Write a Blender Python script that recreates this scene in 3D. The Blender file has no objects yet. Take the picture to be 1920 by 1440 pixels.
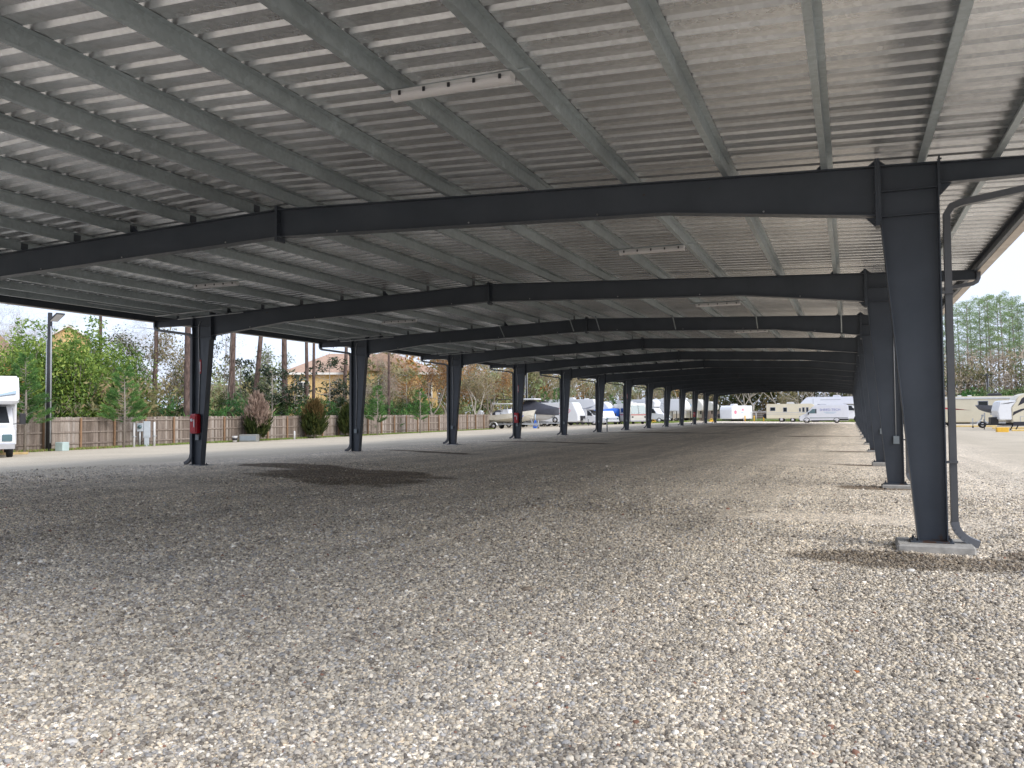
import bpy, bmesh, math, random
import numpy as np
from mathutils import Vector, Matrix
R = math.radians
random.seed(7)
S = bpy.context.scene

# ------------------------------------------------------------------ camera
YAW, PITCH, ROLL = R(21.624), R(2.06), R(-0.487)
_r = Vector((math.cos(YAW), math.sin(YAW), 0))
_f = Vector((-math.sin(YAW)*math.cos(PITCH), math.cos(YAW)*math.cos(PITCH), math.sin(PITCH)))
_u = Vector((math.sin(YAW)*math.sin(PITCH), -math.cos(YAW)*math.sin(PITCH), math.cos(PITCH)))
_r2 = _r*math.cos(ROLL) + _u*math.sin(ROLL)
_u2 = _u*math.cos(ROLL) - _r*math.sin(ROLL)
cam = bpy.data.cameras.new('camera'); camo = bpy.data.objects.new('camera', cam)
S.collection.objects.link(camo)
m = Matrix.Identity(4)
for i in range(3):
    m[i][0] = _r2[i]; m[i][1] = _u2[i]; m[i][2] = -_f[i]
m[0][3], m[1][3], m[2][3] = 0, 0, 1.6
camo.matrix_world = m
cam.sensor_width = 36; cam.lens = 1595.9/1920*36
cam.clip_start = 0.05; cam.clip_end = 3000
S.camera = camo

# ------------------------------------------------------------------ world, sun, exposure
SUN_EL, SUN_AZ = R(38), R(108)          # azimuth clockwise from +Y
w = bpy.data.worlds.new('World'); S.world = w; w.use_nodes = True
nt = w.node_tree; nt.nodes.clear()
out = nt.nodes.new('ShaderNodeOutputWorld'); bg = nt.nodes.new('ShaderNodeBackground')
sky = nt.nodes.new('ShaderNodeTexSky'); sky.sky_type = 'NISHITA'; sky.sun_disc = False
sky.sun_elevation = SUN_EL; sky.sun_rotation = SUN_AZ
sky.air_density = 1.0; sky.dust_density = 2.0; sky.ozone_density = 1.0
tc = nt.nodes.new('ShaderNodeTexCoord'); nz = nt.nodes.new('ShaderNodeTexNoise')
nz.inputs['Scale'].default_value = 2.2; nz.inputs['Detail'].default_value = 6; nz.inputs['Roughness'].default_value = .55
mp = nt.nodes.new('ShaderNodeMapping'); mp.inputs['Scale'].default_value = (1, 1, 3.0)
cr = nt.nodes.new('ShaderNodeValToRGB')
cr.color_ramp.elements[0].position = .3; cr.color_ramp.elements[0].color = (5.8, 6.5, 8.1, 1)
cr.color_ramp.elements[1].position = .75; cr.color_ramp.elements[1].color = (6.4, 7.05, 8.6, 1)
mx = nt.nodes.new('ShaderNodeMix'); mx.data_type = 'RGBA'; mx.inputs['Factor'].default_value = .82
nt.links.new(tc.outputs['Generated'], mp.inputs['Vector']); nt.links.new(mp.outputs[0], nz.inputs['Vector'])
nt.links.new(nz.outputs[0], cr.inputs[0]); nt.links.new(sky.outputs[0], mx.inputs[6]); nt.links.new(cr.outputs[0], mx.inputs[7])
# gentle brightening overhead
sz = nt.nodes.new('ShaderNodeSeparateXYZ'); nt.links.new(tc.outputs['Generated'], sz.inputs[0])
mr = nt.nodes.new('ShaderNodeMapRange'); nt.links.new(sz.outputs[2], mr.inputs[0])
mr.inputs[1].default_value = .12; mr.inputs[2].default_value = 1; mr.inputs[3].default_value = 1.0; mr.inputs[4].default_value = 1.05
vs_ = nt.nodes.new('ShaderNodeVectorMath'); vs_.operation = 'SCALE'
nt.links.new(mx.outputs[2], vs_.inputs[0]); nt.links.new(mr.outputs[0], vs_.inputs['Scale'])
nt.links.new(vs_.outputs[0], bg.inputs[0]); bg.inputs[1].default_value = .092
nt.links.new(bg.outputs[0], out.inputs[0])
sl = bpy.data.lights.new('sun', 'SUN'); sl.energy = 1.5; sl.angle = R(32); sl.color = (1, .96, .9)
so = bpy.data.objects.new('sun', sl); S.collection.objects.link(so)
d = Vector((math.sin(SUN_AZ)*math.cos(SUN_EL), math.cos(SUN_AZ)*math.cos(SUN_EL), math.sin(SUN_EL)))
so.rotation_euler = d.to_track_quat('Z', 'Y').to_euler(); so.location = d*60
S.view_settings.view_transform = 'Standard'; S.view_settings.look = 'None'
S.view_settings.exposure = 0.98; S.view_settings.gamma = 1; S.view_settings.use_curve_mapping = False
S.render.engine = 'CYCLES'
S.cycles.max_bounces = 9; S.cycles.diffuse_bounces = 7; S.cycles.transparent_max_bounces = 4

# ------------------------------------------------------------------ helpers
def ob(name, data, parent=None, loc=(0, 0, 0), rz=0):
    o = bpy.data.objects.new(name, data); S.collection.objects.link(o)
    o.location = loc; o.rotation_euler = (0, 0, rz)
    if parent: o.parent = parent
    return o
def tag(o, label=None, cat=None, group=None, kind=None):
    for k, v in (('label', label), ('category', cat), ('group', group), ('kind', kind)):
        if v: o[k] = v
    return o
def thing(name, label, cat, loc=(0, 0, 0), rz=0, group=None):
    return tag(ob(name, None, None, loc, rz), label, cat, group)
def copy_tree(o, parent=None):
    c = o.copy(); S.collection.objects.link(c); c.parent = parent
    for ch in list(o.children): copy_tree(ch, c)
    return c

class MB:
    def __init__(s): s.v = []; s.f = []; s.sm = []
    def add(s, vs, fs, smooth=False):
        n = len(s.v); s.v += [tuple(p) for p in vs]
        s.f += [tuple(i+n for i in f) for f in fs]; s.sm += [smooth]*len(fs); return s
    def box(s, x0, x1, y0, y1, z0, z1):
        v = [(x, y, z) for z in (z0, z1) for y in (y0, y1) for x in (x0, x1)]
        return s.add(v, [(0, 2, 3, 1), (4, 5, 7, 6), (0, 1, 5, 4), (2, 6, 7, 3), (0, 4, 6, 2), (1, 3, 7, 5)])
    def cbox(s, x0, x1, y0, y1, z0, z1, c=.02):
        # box with chamfered vertical and top edges
        def ring(x0, x1, y0, y1, z, c):
            return [(x0+c, y0, z), (x1-c, y0, z), (x1, y0+c, z), (x1, y1-c, z), (x1-c, y1, z), (x0+c, y1, z), (x0, y1-c, z), (x0, y0+c, z)]
        v = ring(x0, x1, y0, y1, z0, c) + ring(x0, x1, y0, y1, z1-c, c) + ring(x0+c, x1-c, y0+c, y1-c, z1, c*.6)
        f = [(7, 6, 5, 4, 3, 2, 1, 0), tuple(range(16, 24))]
        for k in range(2):
            for i in range(8): f.append((k*8+i, k*8+(i+1) % 8, k*8+8+(i+1) % 8, k*8+8+i))
        return s.add(v, f)
    def prism_xz(s, pts, y0, y1):      # polygon in XZ extruded along Y
        n = len(pts)
        a = sum(pts[i][0]*pts[(i+1) % n][1]-pts[(i+1) % n][0]*pts[i][1] for i in range(n))
        if a < 0: pts = pts[::-1]
        v = [(x, y0, z) for x, z in pts] + [(x, y1, z) for x, z in pts]
        f = [tuple(range(n)), tuple(range(2*n-1, n-1, -1))]
        f += [(i, i+n, (i+1) % n+n, (i+1) % n) for i in range(n)]
        return s.add(v, f)
    def prism_xy(s, pts, z0, z1):
        n = len(pts)
        a = sum(pts[i][0]*pts[(i+1) % n][1]-pts[(i+1) % n][0]*pts[i][1] for i in range(n))
        if a < 0: pts = pts[::-1]
        v = [(x, y, z0) for x, y in pts] + [(x, y, z1) for x, y in pts]
        f = [tuple(range(n-1, -1, -1)), tuple(range(n, 2*n))]
        f += [(i, (i+1) % n, (i+1) % n+n, i+n) for i in range(n)]
        return s.add(v, f)
    def prism_yz(s, pts, x0, x1):
        n = len(pts)
        v = [(x0, y, z) for y, z in pts] + [(x1, y, z) for y, z in pts]
        f = [tuple(range(n-1, -1, -1)), tuple(range(n, 2*n))]
        f += [(i, (i+1) % n, (i+1) % n+n, i+n) for i in range(n)]
        return s.add(v, f)
    def beam(s, p0, p1, wd, ht):
        p0, p1 = Vector(p0), Vector(p1); t = (p1-p0).normalized()
        a = Vector((0, 0, 1)) if abs(t.z) < .9 else Vector((1, 0, 0))
        x = t.cross(a).normalized()*wd/2; y = x.cross(t).normalized()*ht/2
        v = [p+x*i+y*j for p in (p0, p1) for i, j in ((-1, -1), (1, -1), (1, 1), (-1, 1))]
        return s.add(v, [(0, 1, 2, 3), (7, 6, 5, 4), (0, 4, 5, 1), (1, 5, 6, 2), (2, 6, 7, 3), (3, 7, 4, 0)])
    def tube(s, pts, r, n=8, cap=True, smooth=True):
        pts = [Vector(p) for p in pts]; rs = r if isinstance(r, (list, tuple)) else [r]*len(pts)
        base = len(s.v); prev = None; vs = []
        for i, p in enumerate(pts):
            t = (pts[min(i+1, len(pts)-1)]-pts[max(i-1, 0)])
            t = t.normalized() if t.length > 1e-9 else Vector((0, 0, 1))
            if prev is None:
                a = Vector((0, 0, 1)) if abs(t.z) < .9 else Vector((1, 0, 0)); x = t.cross(a).normalized()
            else: x = (prev-t*prev.dot(t)).normalized()
            prev = x; y = t.cross(x)
            vs += [p+(x*math.cos(2*math.pi*k/n)+y*math.sin(2*math.pi*k/n))*rs[i] for k in range(n)]
        fs = [(i*n+k, i*n+(k+1) % n, (i+1)*n+(k+1) % n, (i+1)*n+k) for i in range(len(pts)-1) for k in range(n)]
        if cap: fs += [tuple(range(n-1, -1, -1)), tuple(range((len(pts)-1)*n, len(pts)*n))]
        return s.add(vs, fs, smooth)
    def rtube(s, pts, wx, wy):         # rectangular pipe through points of the XZ plane, mitred
        pts = [Vector(p) for p in pts]; vs = []; n = len(pts)
        for i, p in enumerate(pts):
            a = (pts[i]-pts[i-1]).normalized() if i else None
            b = (pts[i+1]-pts[i]).normalized() if i < n-1 else None
            if a is None: a = b
            if b is None: b = a
            t = (a+b).normalized(); nn = Vector((t.z, 0, -t.x)); k = 1/max(.5, t.dot(a))
            for i1, j1 in ((-1, -1), (1, -1), (1, 1), (-1, 1)):
                vs.append(p+nn*i1*wx/2*k+Vector((0, 1, 0))*j1*wy/2)
        fs = [(i*4+k, i*4+(k+1) % 4, (i+1)*4+(k+1) % 4, (i+1)*4+k) for i in range(n-1) for k in range(4)]
        fs += [(3, 2, 1, 0), tuple((n-1)*4+k for k in range(4))]
        return s.add(vs, fs)
    def lathe_y(s, prof, cx, cz, n=20, smooth=True):  # profile (r, y) round an axis along Y
        vs = [(cx+r*math.cos(2*math.pi*k/n), y, cz+r*math.sin(2*math.pi*k/n)) for r, y in prof for k in range(n)]
        m_ = len(prof)
        fs = [(i*n+k, (i+1)*n+k, (i+1)*n+(k+1) % n, i*n+(k+1) % n) for i in range(m_-1) for k in range(n)]
        fs += [tuple(range(n)), tuple(range(m_*n-1, (m_-1)*n-1, -1))]
        return s.add(vs, fs, smooth)
    def lathe_z(s, prof, cx, cy, n=16, smooth=True):
        vs = [(cx+r*math.cos(2*math.pi*k/n), cy+r*math.sin(2*math.pi*k/n), z) for r, z in prof for k in range(n)]
        m_ = len(prof)
        fs = [(i*n+k, i*n+(k+1) % n, (i+1)*n+(k+1) % n, (i+1)*n+k) for i in range(m_-1) for k in range(n)]
        fs += [tuple(range(n-1, -1, -1)), tuple(range((m_-1)*n, m_*n))]
        return s.add(vs, fs, smooth)
    def mesh(s, name, mat, bevel=0):
        me = bpy.data.meshes.new(name); me.from_pydata(s.v, [], s.f)
        me.polygons.foreach_set('use_smooth', s.sm)
        if bevel:
            bm = bmesh.new(); bm.from_mesh(me)
            es = [e for e in bm.edges if len(e.link_faces) == 2 and e.calc_face_angle(0) > .45]
            bmesh.ops.bevel(bm, geom=es, offset=bevel, segments=2, affect='EDGES', clamp_overlap=True)
            bm.to_mesh(me); bm.free()
        me.materials.append(mat); me.update(); return me
    def build(s, name, mat, parent=None, loc=(0, 0, 0), rz=0, bevel=0, label=None):
        o = ob(name, s.mesh(name, mat, bevel), parent, loc, rz)
        if label: o['label'] = label
        return o

# ------------------------------------------------------------------ materials
def newmat(name):
    mt = bpy.data.materials.new(name); mt.use_nodes = True
    return mt, mt.node_tree, mt.node_tree.nodes['Principled BSDF']
def N(nt, typ, **kw):
    n = nt.nodes.new(typ)
    for k, v in kw.items():
        if k in n.inputs: n.inputs[k].default_value = v
        else: setattr(n, k, v)
    return n
def ramp(nt, fac, stops, interp='LINEAR'):
    r = nt.nodes.new('ShaderNodeValToRGB'); e = r.color_ramp.elements; r.color_ramp.interpolation = interp
    while len(e) < len(stops): e.new(.5)
    for i, (p, c) in enumerate(stops):
        e[i].position = p; e[i].color = (*c, 1) if len(c) == 3 else c
    nt.links.new(fac, r.inputs[0]); return r.outputs[0]
def mixc(nt, fac, a, b, mode='MIX'):
    m_ = nt.nodes.new('ShaderNodeMix'); m_.data_type = 'RGBA'; m_.blend_type = mode
    for sock, val in ((m_.inputs[0], fac), (m_.inputs[6], a), (m_.inputs[7], b)):
        if isinstance(val, bpy.types.NodeSocket): nt.links.new(val, sock)
        elif isinstance(val, (int, float)): sock.default_value = val
        else: sock.default_value = (*val, 1)
    return m_.outputs[2]
def math_(nt, op, a, b=None, c=None):
    m_ = nt.nodes.new('ShaderNodeMath'); m_.operation = op
    for i, val in enumerate((a, b, c)):
        if val is None: continue
        if isinstance(val, bpy.types.NodeSocket): nt.links.new(val, m_.inputs[i])
        else: m_.inputs[i].default_value = val
    return m_.outputs[0]
def sc(c, k): return tuple(min(1, x*k) for x in c)
def paint(name, col, rough=.5, metal=0, var=.12, scale=3, bump=0, stretch=(1, 1, 1)):
    mt, nt, b = newmat(name)
    geo = N(nt, 'ShaderNodeTexCoord'); mp = N(nt, 'ShaderNodeMapping'); mp.inputs['Scale'].default_value = stretch
    nt.links.new(geo.outputs['Object'], mp.inputs[0])
    nz = N(nt, 'ShaderNodeTexNoise', Scale=scale, Detail=5.0, Roughness=.6); nt.links.new(mp.outputs[0], nz.inputs['Vector'])
    c = ramp(nt, nz.outputs[0], [(.3, sc(col, 1-var)), (.7, sc(col, 1+var))])
    nt.links.new(c, b.inputs['Base Color'])
    b.inputs['Metallic'].default_value = metal
    rr = ramp(nt, nz.outputs[0], [(.3, (rough*1.15,)*3), (.7, (rough*.85,)*3)]); nt.links.new(rr, b.inputs['Roughness'])
    if bump:
        bp = N(nt, 'ShaderNodeBump', Strength=bump, Distance=.01); nt.links.new(nz.outputs[0], bp.inputs['Height'])
        nt.links.new(bp.outputs[0], b.inputs['Normal'])
    return mt
def glass(name, col=(.02, .025, .03)):
    mt, nt, b = newmat(name); b.inputs['Base Color'].default_value = (*col, 1); b.inputs['Roughness'].default_value = .08
    return mt

def steel_mat():
    mt, nt, b = newmat('dark_blue_painted_steel')
    tc = N(nt, 'ShaderNodeTexCoord'); geo = N(nt, 'ShaderNodeNewGeometry'); oi = N(nt, 'ShaderNodeObjectInfo')
    nz = N(nt, 'ShaderNodeTexNoise', Scale=1.3, Detail=6.0, Roughness=.6); nt.links.new(geo.outputs['Position'], nz.inputs[0])
    base = ramp(nt, nz.outputs[0], [(.3, (.034, .043, .057)), (.7, (.052, .062, .079))])
    # rust blotches: a few, mostly close to the foot
    n2 = N(nt, 'ShaderNodeTexNoise', Scale=7.0, Detail=6.0, Roughness=.7); nt.links.new(geo.outputs['Position'], n2.inputs[0])
    sep = N(nt, 'ShaderNodeSeparateXYZ'); nt.links.new(geo.outputs['Position'], sep.inputs[0])
    low = N(nt, 'ShaderNodeMapRange'); nt.links.new(sep.outputs[2], low.inputs[0])
    low.inputs[1].default_value = .1; low.inputs[2].default_value = .42; low.inputs[3].default_value = .13; low.inputs[4].default_value = 0
    s_ = math_(nt, 'ADD', n2.outputs[0], low.outputs[0])
    rust = ramp(nt, s_, [(.675, (0, 0, 0)), (.72, (1, 1, 1))])
    c = mixc(nt, rust, base, (.06, .028, .015)); nt.links.new(c, b.inputs['Base Color'])
    # vertical dust streaks show as gloss change
    mp = N(nt, 'ShaderNodeMapping'); mp.inputs['Scale'].default_value = (14, 14, .7); nt.links.new(geo.outputs['Position'], mp.inputs[0])
    n3 = N(nt, 'ShaderNodeTexNoise', Scale=1.0, Detail=3.0); nt.links.new(mp.outputs[0], n3.inputs[0])
    nt.links.new(ramp(nt, n3.outputs[0], [(.3, (.36,)*3), (.7, (.5,)*3)]), b.inputs['Roughness'])
    return mt
def galv_mat(name, col, rough, metal, axis, sheets=False):
    mt, nt, b = newmat(name)
    geo = N(nt, 'ShaderNodeNewGeometry')
    mp = N(nt, 'ShaderNodeMapping'); mp.inputs['Scale'].default_value = axis; nt.links.new(geo.outputs['Position'], mp.inputs[0])
    vo = N(nt, 'ShaderNodeTexVoronoi', Scale=22.0); nt.links.new(geo.outputs['Position'], vo.inputs['Vector'])
    nz = N(nt, 'ShaderNodeTexNoise', Scale=1.0, Detail=6.0, Roughness=.62); nt.links.new(mp.outputs[0], nz.inputs[0])
    n4 = N(nt, 'ShaderNodeTexNoise', Scale=3.1, Detail=7.0, Roughness=.7); nt.links.new(geo.outputs['Position'], n4.inputs[0])
    k1, k2 = (.88, 1.06) if sheets else (.72, 1.22)
    a = ramp(nt, nz.outputs[0], [(.25, sc(col, k1)), (.5, col), (.75, sc(col, k2))])
    sp = ramp(nt, vo.outputs['Color'], [(.2, (.88,)*3), (.8, (1.08,)*3)])
    c = mixc(nt, .8, a, sp, 'MULTIPLY')
    wh = ramp(nt, n4.outputs[0], [(.6, (0, 0, 0)), (.66, (.35,)*3)])
    if not sheets: c = mixc(nt, wh, c, sc(col, 1.7))
    if sheets:        # every 0.915 m roof sheet weathered a little differently, with a dark lap line
        sp_ = N(nt, 'ShaderNodeSeparateXYZ'); nt.links.new(geo.outputs['Position'], sp_.inputs[0])
        fl = math_(nt, 'FLOOR', math_(nt, 'DIVIDE', math_(nt, 'ADD', sp_.outputs[1], 50.0), .915))
        wn = N(nt, 'ShaderNodeTexWhiteNoise', noise_dimensions='1D'); nt.links.new(fl, wn.inputs['W'])
        c = mixc(nt, 1.0, c, ramp(nt, wn.outputs['Value'], [(0, (.86,)*3), (1, (1.08,)*3)]), 'MULTIPLY')
    nt.links.new(c, b.inputs['Base Color'])
    b.inputs['Metallic'].default_value = metal
    if sheets: b.inputs['Roughness'].default_value = rough
    else: nt.links.new(ramp(nt, nz.outputs[0], [(.3, (rough*.8,)*3), (.7, (rough*1.25,)*3)]), b.inputs['Roughness'])
    bp = N(nt, 'ShaderNodeBump', Strength=.12, Distance=.01); nt.links.new(n4.outputs[0], bp.inputs['Height'])
    if not sheets: nt.links.new(bp.outputs[0], b.inputs['Normal'])
    return mt

STEEL = steel_mat()
GALV = galv_mat('galvanised_purlin_steel', (.36, .405, .425), .42, .45, (.6, .6, .6))
DECK = galv_mat('bare_roof_sheet', (.66, .68, .70), .27, .70, (.35, 2.2, 1), True)
CREAM = paint('cream_trim', (.52, .46, .40), .45)
CONC = paint('footing_concrete', (.36, .35, .33), .9, 0, .22, 9, .6)
WHITE = paint('white_gelcoat', (.74, .75, .77), .3, 0, .03, 2)
WHITEP = paint('white_plastic', (.62, .62, .62), .4, 0, .05, 4)
LENS = paint('frosted_tube_cover', (.60, .59, .60), .35, 0, .05, 4)
GREYBOX = paint('grey_enclosure', (.20, .23, .25), .5, 0, .08, 5)
LGREY = paint('light_grey_enclosure', (.42, .46, .50), .5, 0, .08, 5)
CONDUIT = paint('conduit_metal', (.45, .47, .49), .4, .3, .1, 5)
RED = paint('red_cabinet_plastic', (.42, .01, .02), .3, 0, .12, 9)
DSPOUT = paint('charcoal_downspout', (.085, .088, .095), .42, 0, .12, 3)
RUBBER = paint('tyre_rubber', (.018, .018, .02), .85)
CHROME = paint('wheel_steel', (.5, .5, .52), .35, .5)
BLACKP = paint('black_plastic', (.02, .02, .024), .5)
GLASSD = glass('dark_glass')
GLASSB = glass('blueish_windscreen', (.10, .17, .19))

# ------------------------------------------------------------------ ground
def gz(x):
    return float(np.interp(x, [-37, -19, 12], [0, .262, -.14]))
def gravel_nodes(nt, pos):
    """pebble colours in world space; returns colour, height"""
    nzw = N(nt, 'ShaderNodeTexNoise', Scale=30.0, Detail=2.0); nt.links.new(pos, nzw.inputs[0])
    off = nt.nodes.new('ShaderNodeVectorMath'); off.operation = 'MULTIPLY_ADD'
    nt.links.new(nzw.outputs[1], off.inputs[0]); off.inputs[1].default_value = (.014,)*3; nt.links.new(pos, off.inputs[2])
    vo = N(nt, 'ShaderNodeTexVoronoi', Scale=46.0); nt.links.new(off.outputs[0], vo.inputs['Vector'])
    sep = N(nt, 'ShaderNodeSeparateColor'); nt.links.new(vo.outputs['Color'], sep.inputs[0])
    col = ramp(nt, sep.outputs[0], STONES, 'CONSTANT')
    br = ramp(nt, sep.outputs[1], [(0, (.7,)*3), (1, (1.3,)*3)])
    col = mixc(nt, 1.0, col, br, 'MULTIPLY')
    dark = ramp(nt, vo.outputs['Distance'], [(.38, (1,)*3), (.75, (.45,)*3)])
    col = mixc(nt, 1.0, col, dark, 'MULTIPLY')
    return col, vo.outputs['Distance']
STONES = [(0, (.20, .175, .145)), (.10, (.31, .28, .24)), (.28, (.39, .35, .29)), (.48, (.46, .40, .31)),
          (.64, (.29, .28, .27)), (.76, (.16, .14, .12)), (.83, (.52, .47, .39)), (.955, (.66, .62, .55)), (.996, (.22, .12, .085))]
WET = [  # cx, cy, rx, ry, rotation: damp patches under the drip of each column and two big puddle stains
    (-11.6, 17.7, 3.3, 1.9, -.6), (-14.7, 20.0, 2.6, .9, -.35), (-10.6, 18.6, 1.9, 1.2, -.4),
    (.75, 10.05, 1.35, .65, .1), (2.3, 11.0, 1.1, .5, .5), (.4, 19.2, .9, .5, 0), (.3, 27.7, .9, .5, 0), (.2, 36, 1.1, .5, 0),
    (-14.0, 40.5, 4.0, .8, -.1), (-13.0, 62.0, 6.0, 1.4, .1), (-9.5, 91, 5, 2, 0), (-14.9, 29.0, 2.2, .5, -.2), (-1.4, 58, 2.5, .9, .3), (-2, 118, 5, 1.6, 0)]
def wet_mask(nt, pos, nz):
    tot = None
    for cx, cy, rx, ry, a in WET:
        mp = N(nt, 'ShaderNodeMapping'); mp.vector_type = 'TEXTURE'
        mp.inputs['Location'].default_value = (cx, cy, 0); mp.inputs['Rotation'].default_value = (0, 0, a); mp.inputs['Scale'].default_value = (rx, ry, 1000)
        nt.links.new(pos, mp.inputs[0]); ln = nt.nodes.new('ShaderNodeVectorMath'); ln.operation = 'LENGTH'
        nt.links.new(mp.outputs[0], ln.inputs[0])
        tot = ln.outputs['Value'] if tot is None else math_(nt, 'MINIMUM', tot, ln.outputs['Value'])
    t = math_(nt, 'ADD', tot, math_(nt, 'MULTIPLY', math_(nt, 'SUBTRACT', nz, .5), 1.5))
    return ramp(nt, t, [(.80, (1,)*3), (1.04, (0,)*3)])
def tone(nt, pos):
    """broad changes of the gravel itself: damp stains, dusty drive lane"""
    nz = N(nt, 'ShaderNodeTexNoise', Scale=.55, Detail=6.0, Roughness=.62); nt.links.new(pos, nz.inputs[0])
    wm = wet_mask(nt, pos, nz.outputs[0])
    mp = N(nt, 'ShaderNodeMapping'); mp.inputs['Scale'].default_value = (1.3, .05, 1); nt.links.new(pos, mp.inputs[0])
    n2 = N(nt, 'ShaderNodeTexNoise', Scale=1.0, Detail=4.0, Roughness=.6); nt.links.new(mp.outputs[0], n2.inputs[0])
    streak = ramp(nt, n2.outputs[0], [(.32, (.84,)*3), (.68, (1.14,)*3)])
    blot = ramp(nt, nz.outputs[0], [(.3, (.86,)*3), (.7, (1.1,)*3)])
    return wm, streak, blot
def ground_mat():
    mt, nt, b = newmat('crushed_gravel_ground')
    geo = N(nt, 'ShaderNodeNewGeometry'); pos = geo.outputs['Position']
    col, dist = gravel_nodes(nt, pos)
    wm, streak, blot = tone(nt, pos)
    sep = N(nt, 'ShaderNodeSeparateXYZ'); nt.links.new(pos, sep.inputs[0])
    nz = N(nt, 'ShaderNodeTexNoise', Scale=.35, Detail=5.0); nt.links.new(pos, nz.inputs[0])
    xs = math_(nt, 'ADD', sep.outputs[0], math_(nt, 'MULTIPLY', math_(nt, 'SUBTRACT', nz.outputs[0], .5), 3.0))
    left = N(nt, 'ShaderNodeMapRange'); nt.links.new(xs, left.inputs[0])
    for i, v in ((1, -17.6), (2, -19.6), (3, 0), (4, 1)): left.inputs[i].default_value = v
    right = N(nt, 'ShaderNodeMapRange'); nt.links.new(xs, right.inputs[0])
    for i, v in ((1, 2.5), (2, 6.0), (3, 0), (4, 1)): right.inputs[i].default_value = v
    outm = math_(nt, 'MAXIMUM', left.outputs[0], right.outputs[0])
    fn = N(nt, 'ShaderNodeTexNoise', Scale=60.0, Detail=4.0, Roughness=.7); nt.links.new(pos, fn.inputs[0])
    n5 = N(nt, 'ShaderNodeTexNoise', Scale=.25, Detail=7.0, Roughness=.6); nt.links.new(pos, n5.inputs[0])
    beige = ramp(nt, fn.outputs[0], [(.3, (.34, .295, .225)), (.7, (.60, .525, .41))])
    beige = mixc(nt, 1.0, beige, ramp(nt, n5.outputs[0], [(.3, (.86,)*3), (.7, (1.08,)*3)]), 'MULTIPLY')
    col = mixc(nt, 1.0, col, streak, 'MULTIPLY'); col = mixc(nt, 1.0, col, blot, 'MULTIPLY')
    col = mixc(nt, 1.0, col, (2.40, 2.33, 2.26), 'MULTIPLY')
    sp3 = N(nt, 'ShaderNodeTexNoise', Scale=7.0, Detail=8.0, Roughness=.85); nt.links.new(pos, sp3.inputs[0])
    col = mixc(nt, 1.0, col, ramp(nt, sp3.outputs[0], [(.36, (.62,)*3), (.64, (1.38,)*3)]), 'MULTIPLY')
    col = mixc(nt, math_(nt, 'MULTIPLY', outm, .93), col, beige)
    wetf = math_(nt, 'MULTIPLY', wm, .9)
    col = mixc(nt, wetf, col, mixc(nt, 1.0, col, (.27, .23, .19), 'MULTIPLY'))
    nt.links.new(col, b.inputs['Base Color'])
    b.inputs['Roughness'].default_value = .92; b.inputs['Specular IOR Level'].default_value = .25
    h = math_(nt, 'SUBTRACT', 1.0, dist)
    bp = N(nt, 'ShaderNodeBump', Strength=.7, Distance=.012); nt.links.new(h, bp.inputs['Height']); nt.links.new(bp.outputs[0], b.inputs['Normal'])
    return mt
GROUND = ground_mat()
def build_ground():
    xs = [-1500, -300, -120, -60, -37] + list(np.arange(-35, 12.1, 1.0)) + [12.0, 30, 60, 120, 300, 1500]
    xs = sorted(set(round(x, 3) for x in xs))
    ys = [-300, -60, -10] + list(np.arange(-5, 60, 1.5)) + [70, 90, 110, 130, 150, 180, 300, 700, 2200]
    v = [(x, y, gz(x)+ (0.02*math.sin(x*.9+y*.37)+.012*math.sin(y*1.3-x*.5) if -36 < x < 11 and 13 < y < 130 else 0)) for y in ys for x in xs]
    nx = len(xs)
    f = [(j*nx+i, j*nx+i+1, (j+1)*nx+i+1, (j+1)*nx+i) for j in range(len(ys)-1) for i in range(nx-1)]
    mb = MB(); mb.add(v, f, True)
    tag(mb.build('ground', GROUND), kind='structure', label='grey and beige gravel lot')
build_ground()

# loose pebbles: one geometry-nodes object around the camera
def stone_mat():
    mt, nt, b = newmat('pebble_stone')
    at = N(nt, 'ShaderNodeAttribute', attribute_type='INSTANCER', attribute_name='tint')
    geo = N(nt, 'ShaderNodeNewGeometry')
    col = ramp(nt, at.outputs['Fac'], STONES, 'CONSTANT')
    a2 = N(nt, 'ShaderNodeAttribute', attribute_type='INSTANCER', attribute_name='shade')
    br = ramp(nt, a2.outputs['Fac'], [(0, (.95,)*3), (1, (1.8,)*3)])
    col = mixc(nt, 1.0, col, br, 'MULTIPLY')
    nz = N(nt, 'ShaderNodeTexNoise', Scale=180.0, Detail=3.0); nt.links.new(geo.outputs['Position'], nz.inputs[0])
    col = mixc(nt, 1.0, col, ramp(nt, nz.outputs[0], [(.3, (.86,)*3), (.7, (1.12,)*3)]), 'MULTIPLY')
    wm, streak, blot = tone(nt, geo.outputs['Position'])
    col = mixc(nt, 1.0, col, streak, 'MULTIPLY'); col = mixc(nt, 1.0, col, blot, 'MULTIPLY')
    col = mixc(nt, math_(nt, 'MULTIPLY', wm, .72), col, mixc(nt, 1.0, col, (.34, .30, .26), 'MULTIPLY'))
    nt.links.new(col, b.inputs['Base Color']); b.inputs['Roughness'].default_value = .8
    b.inputs['Specular IOR Level'].default_value = .3
    return mt
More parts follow.
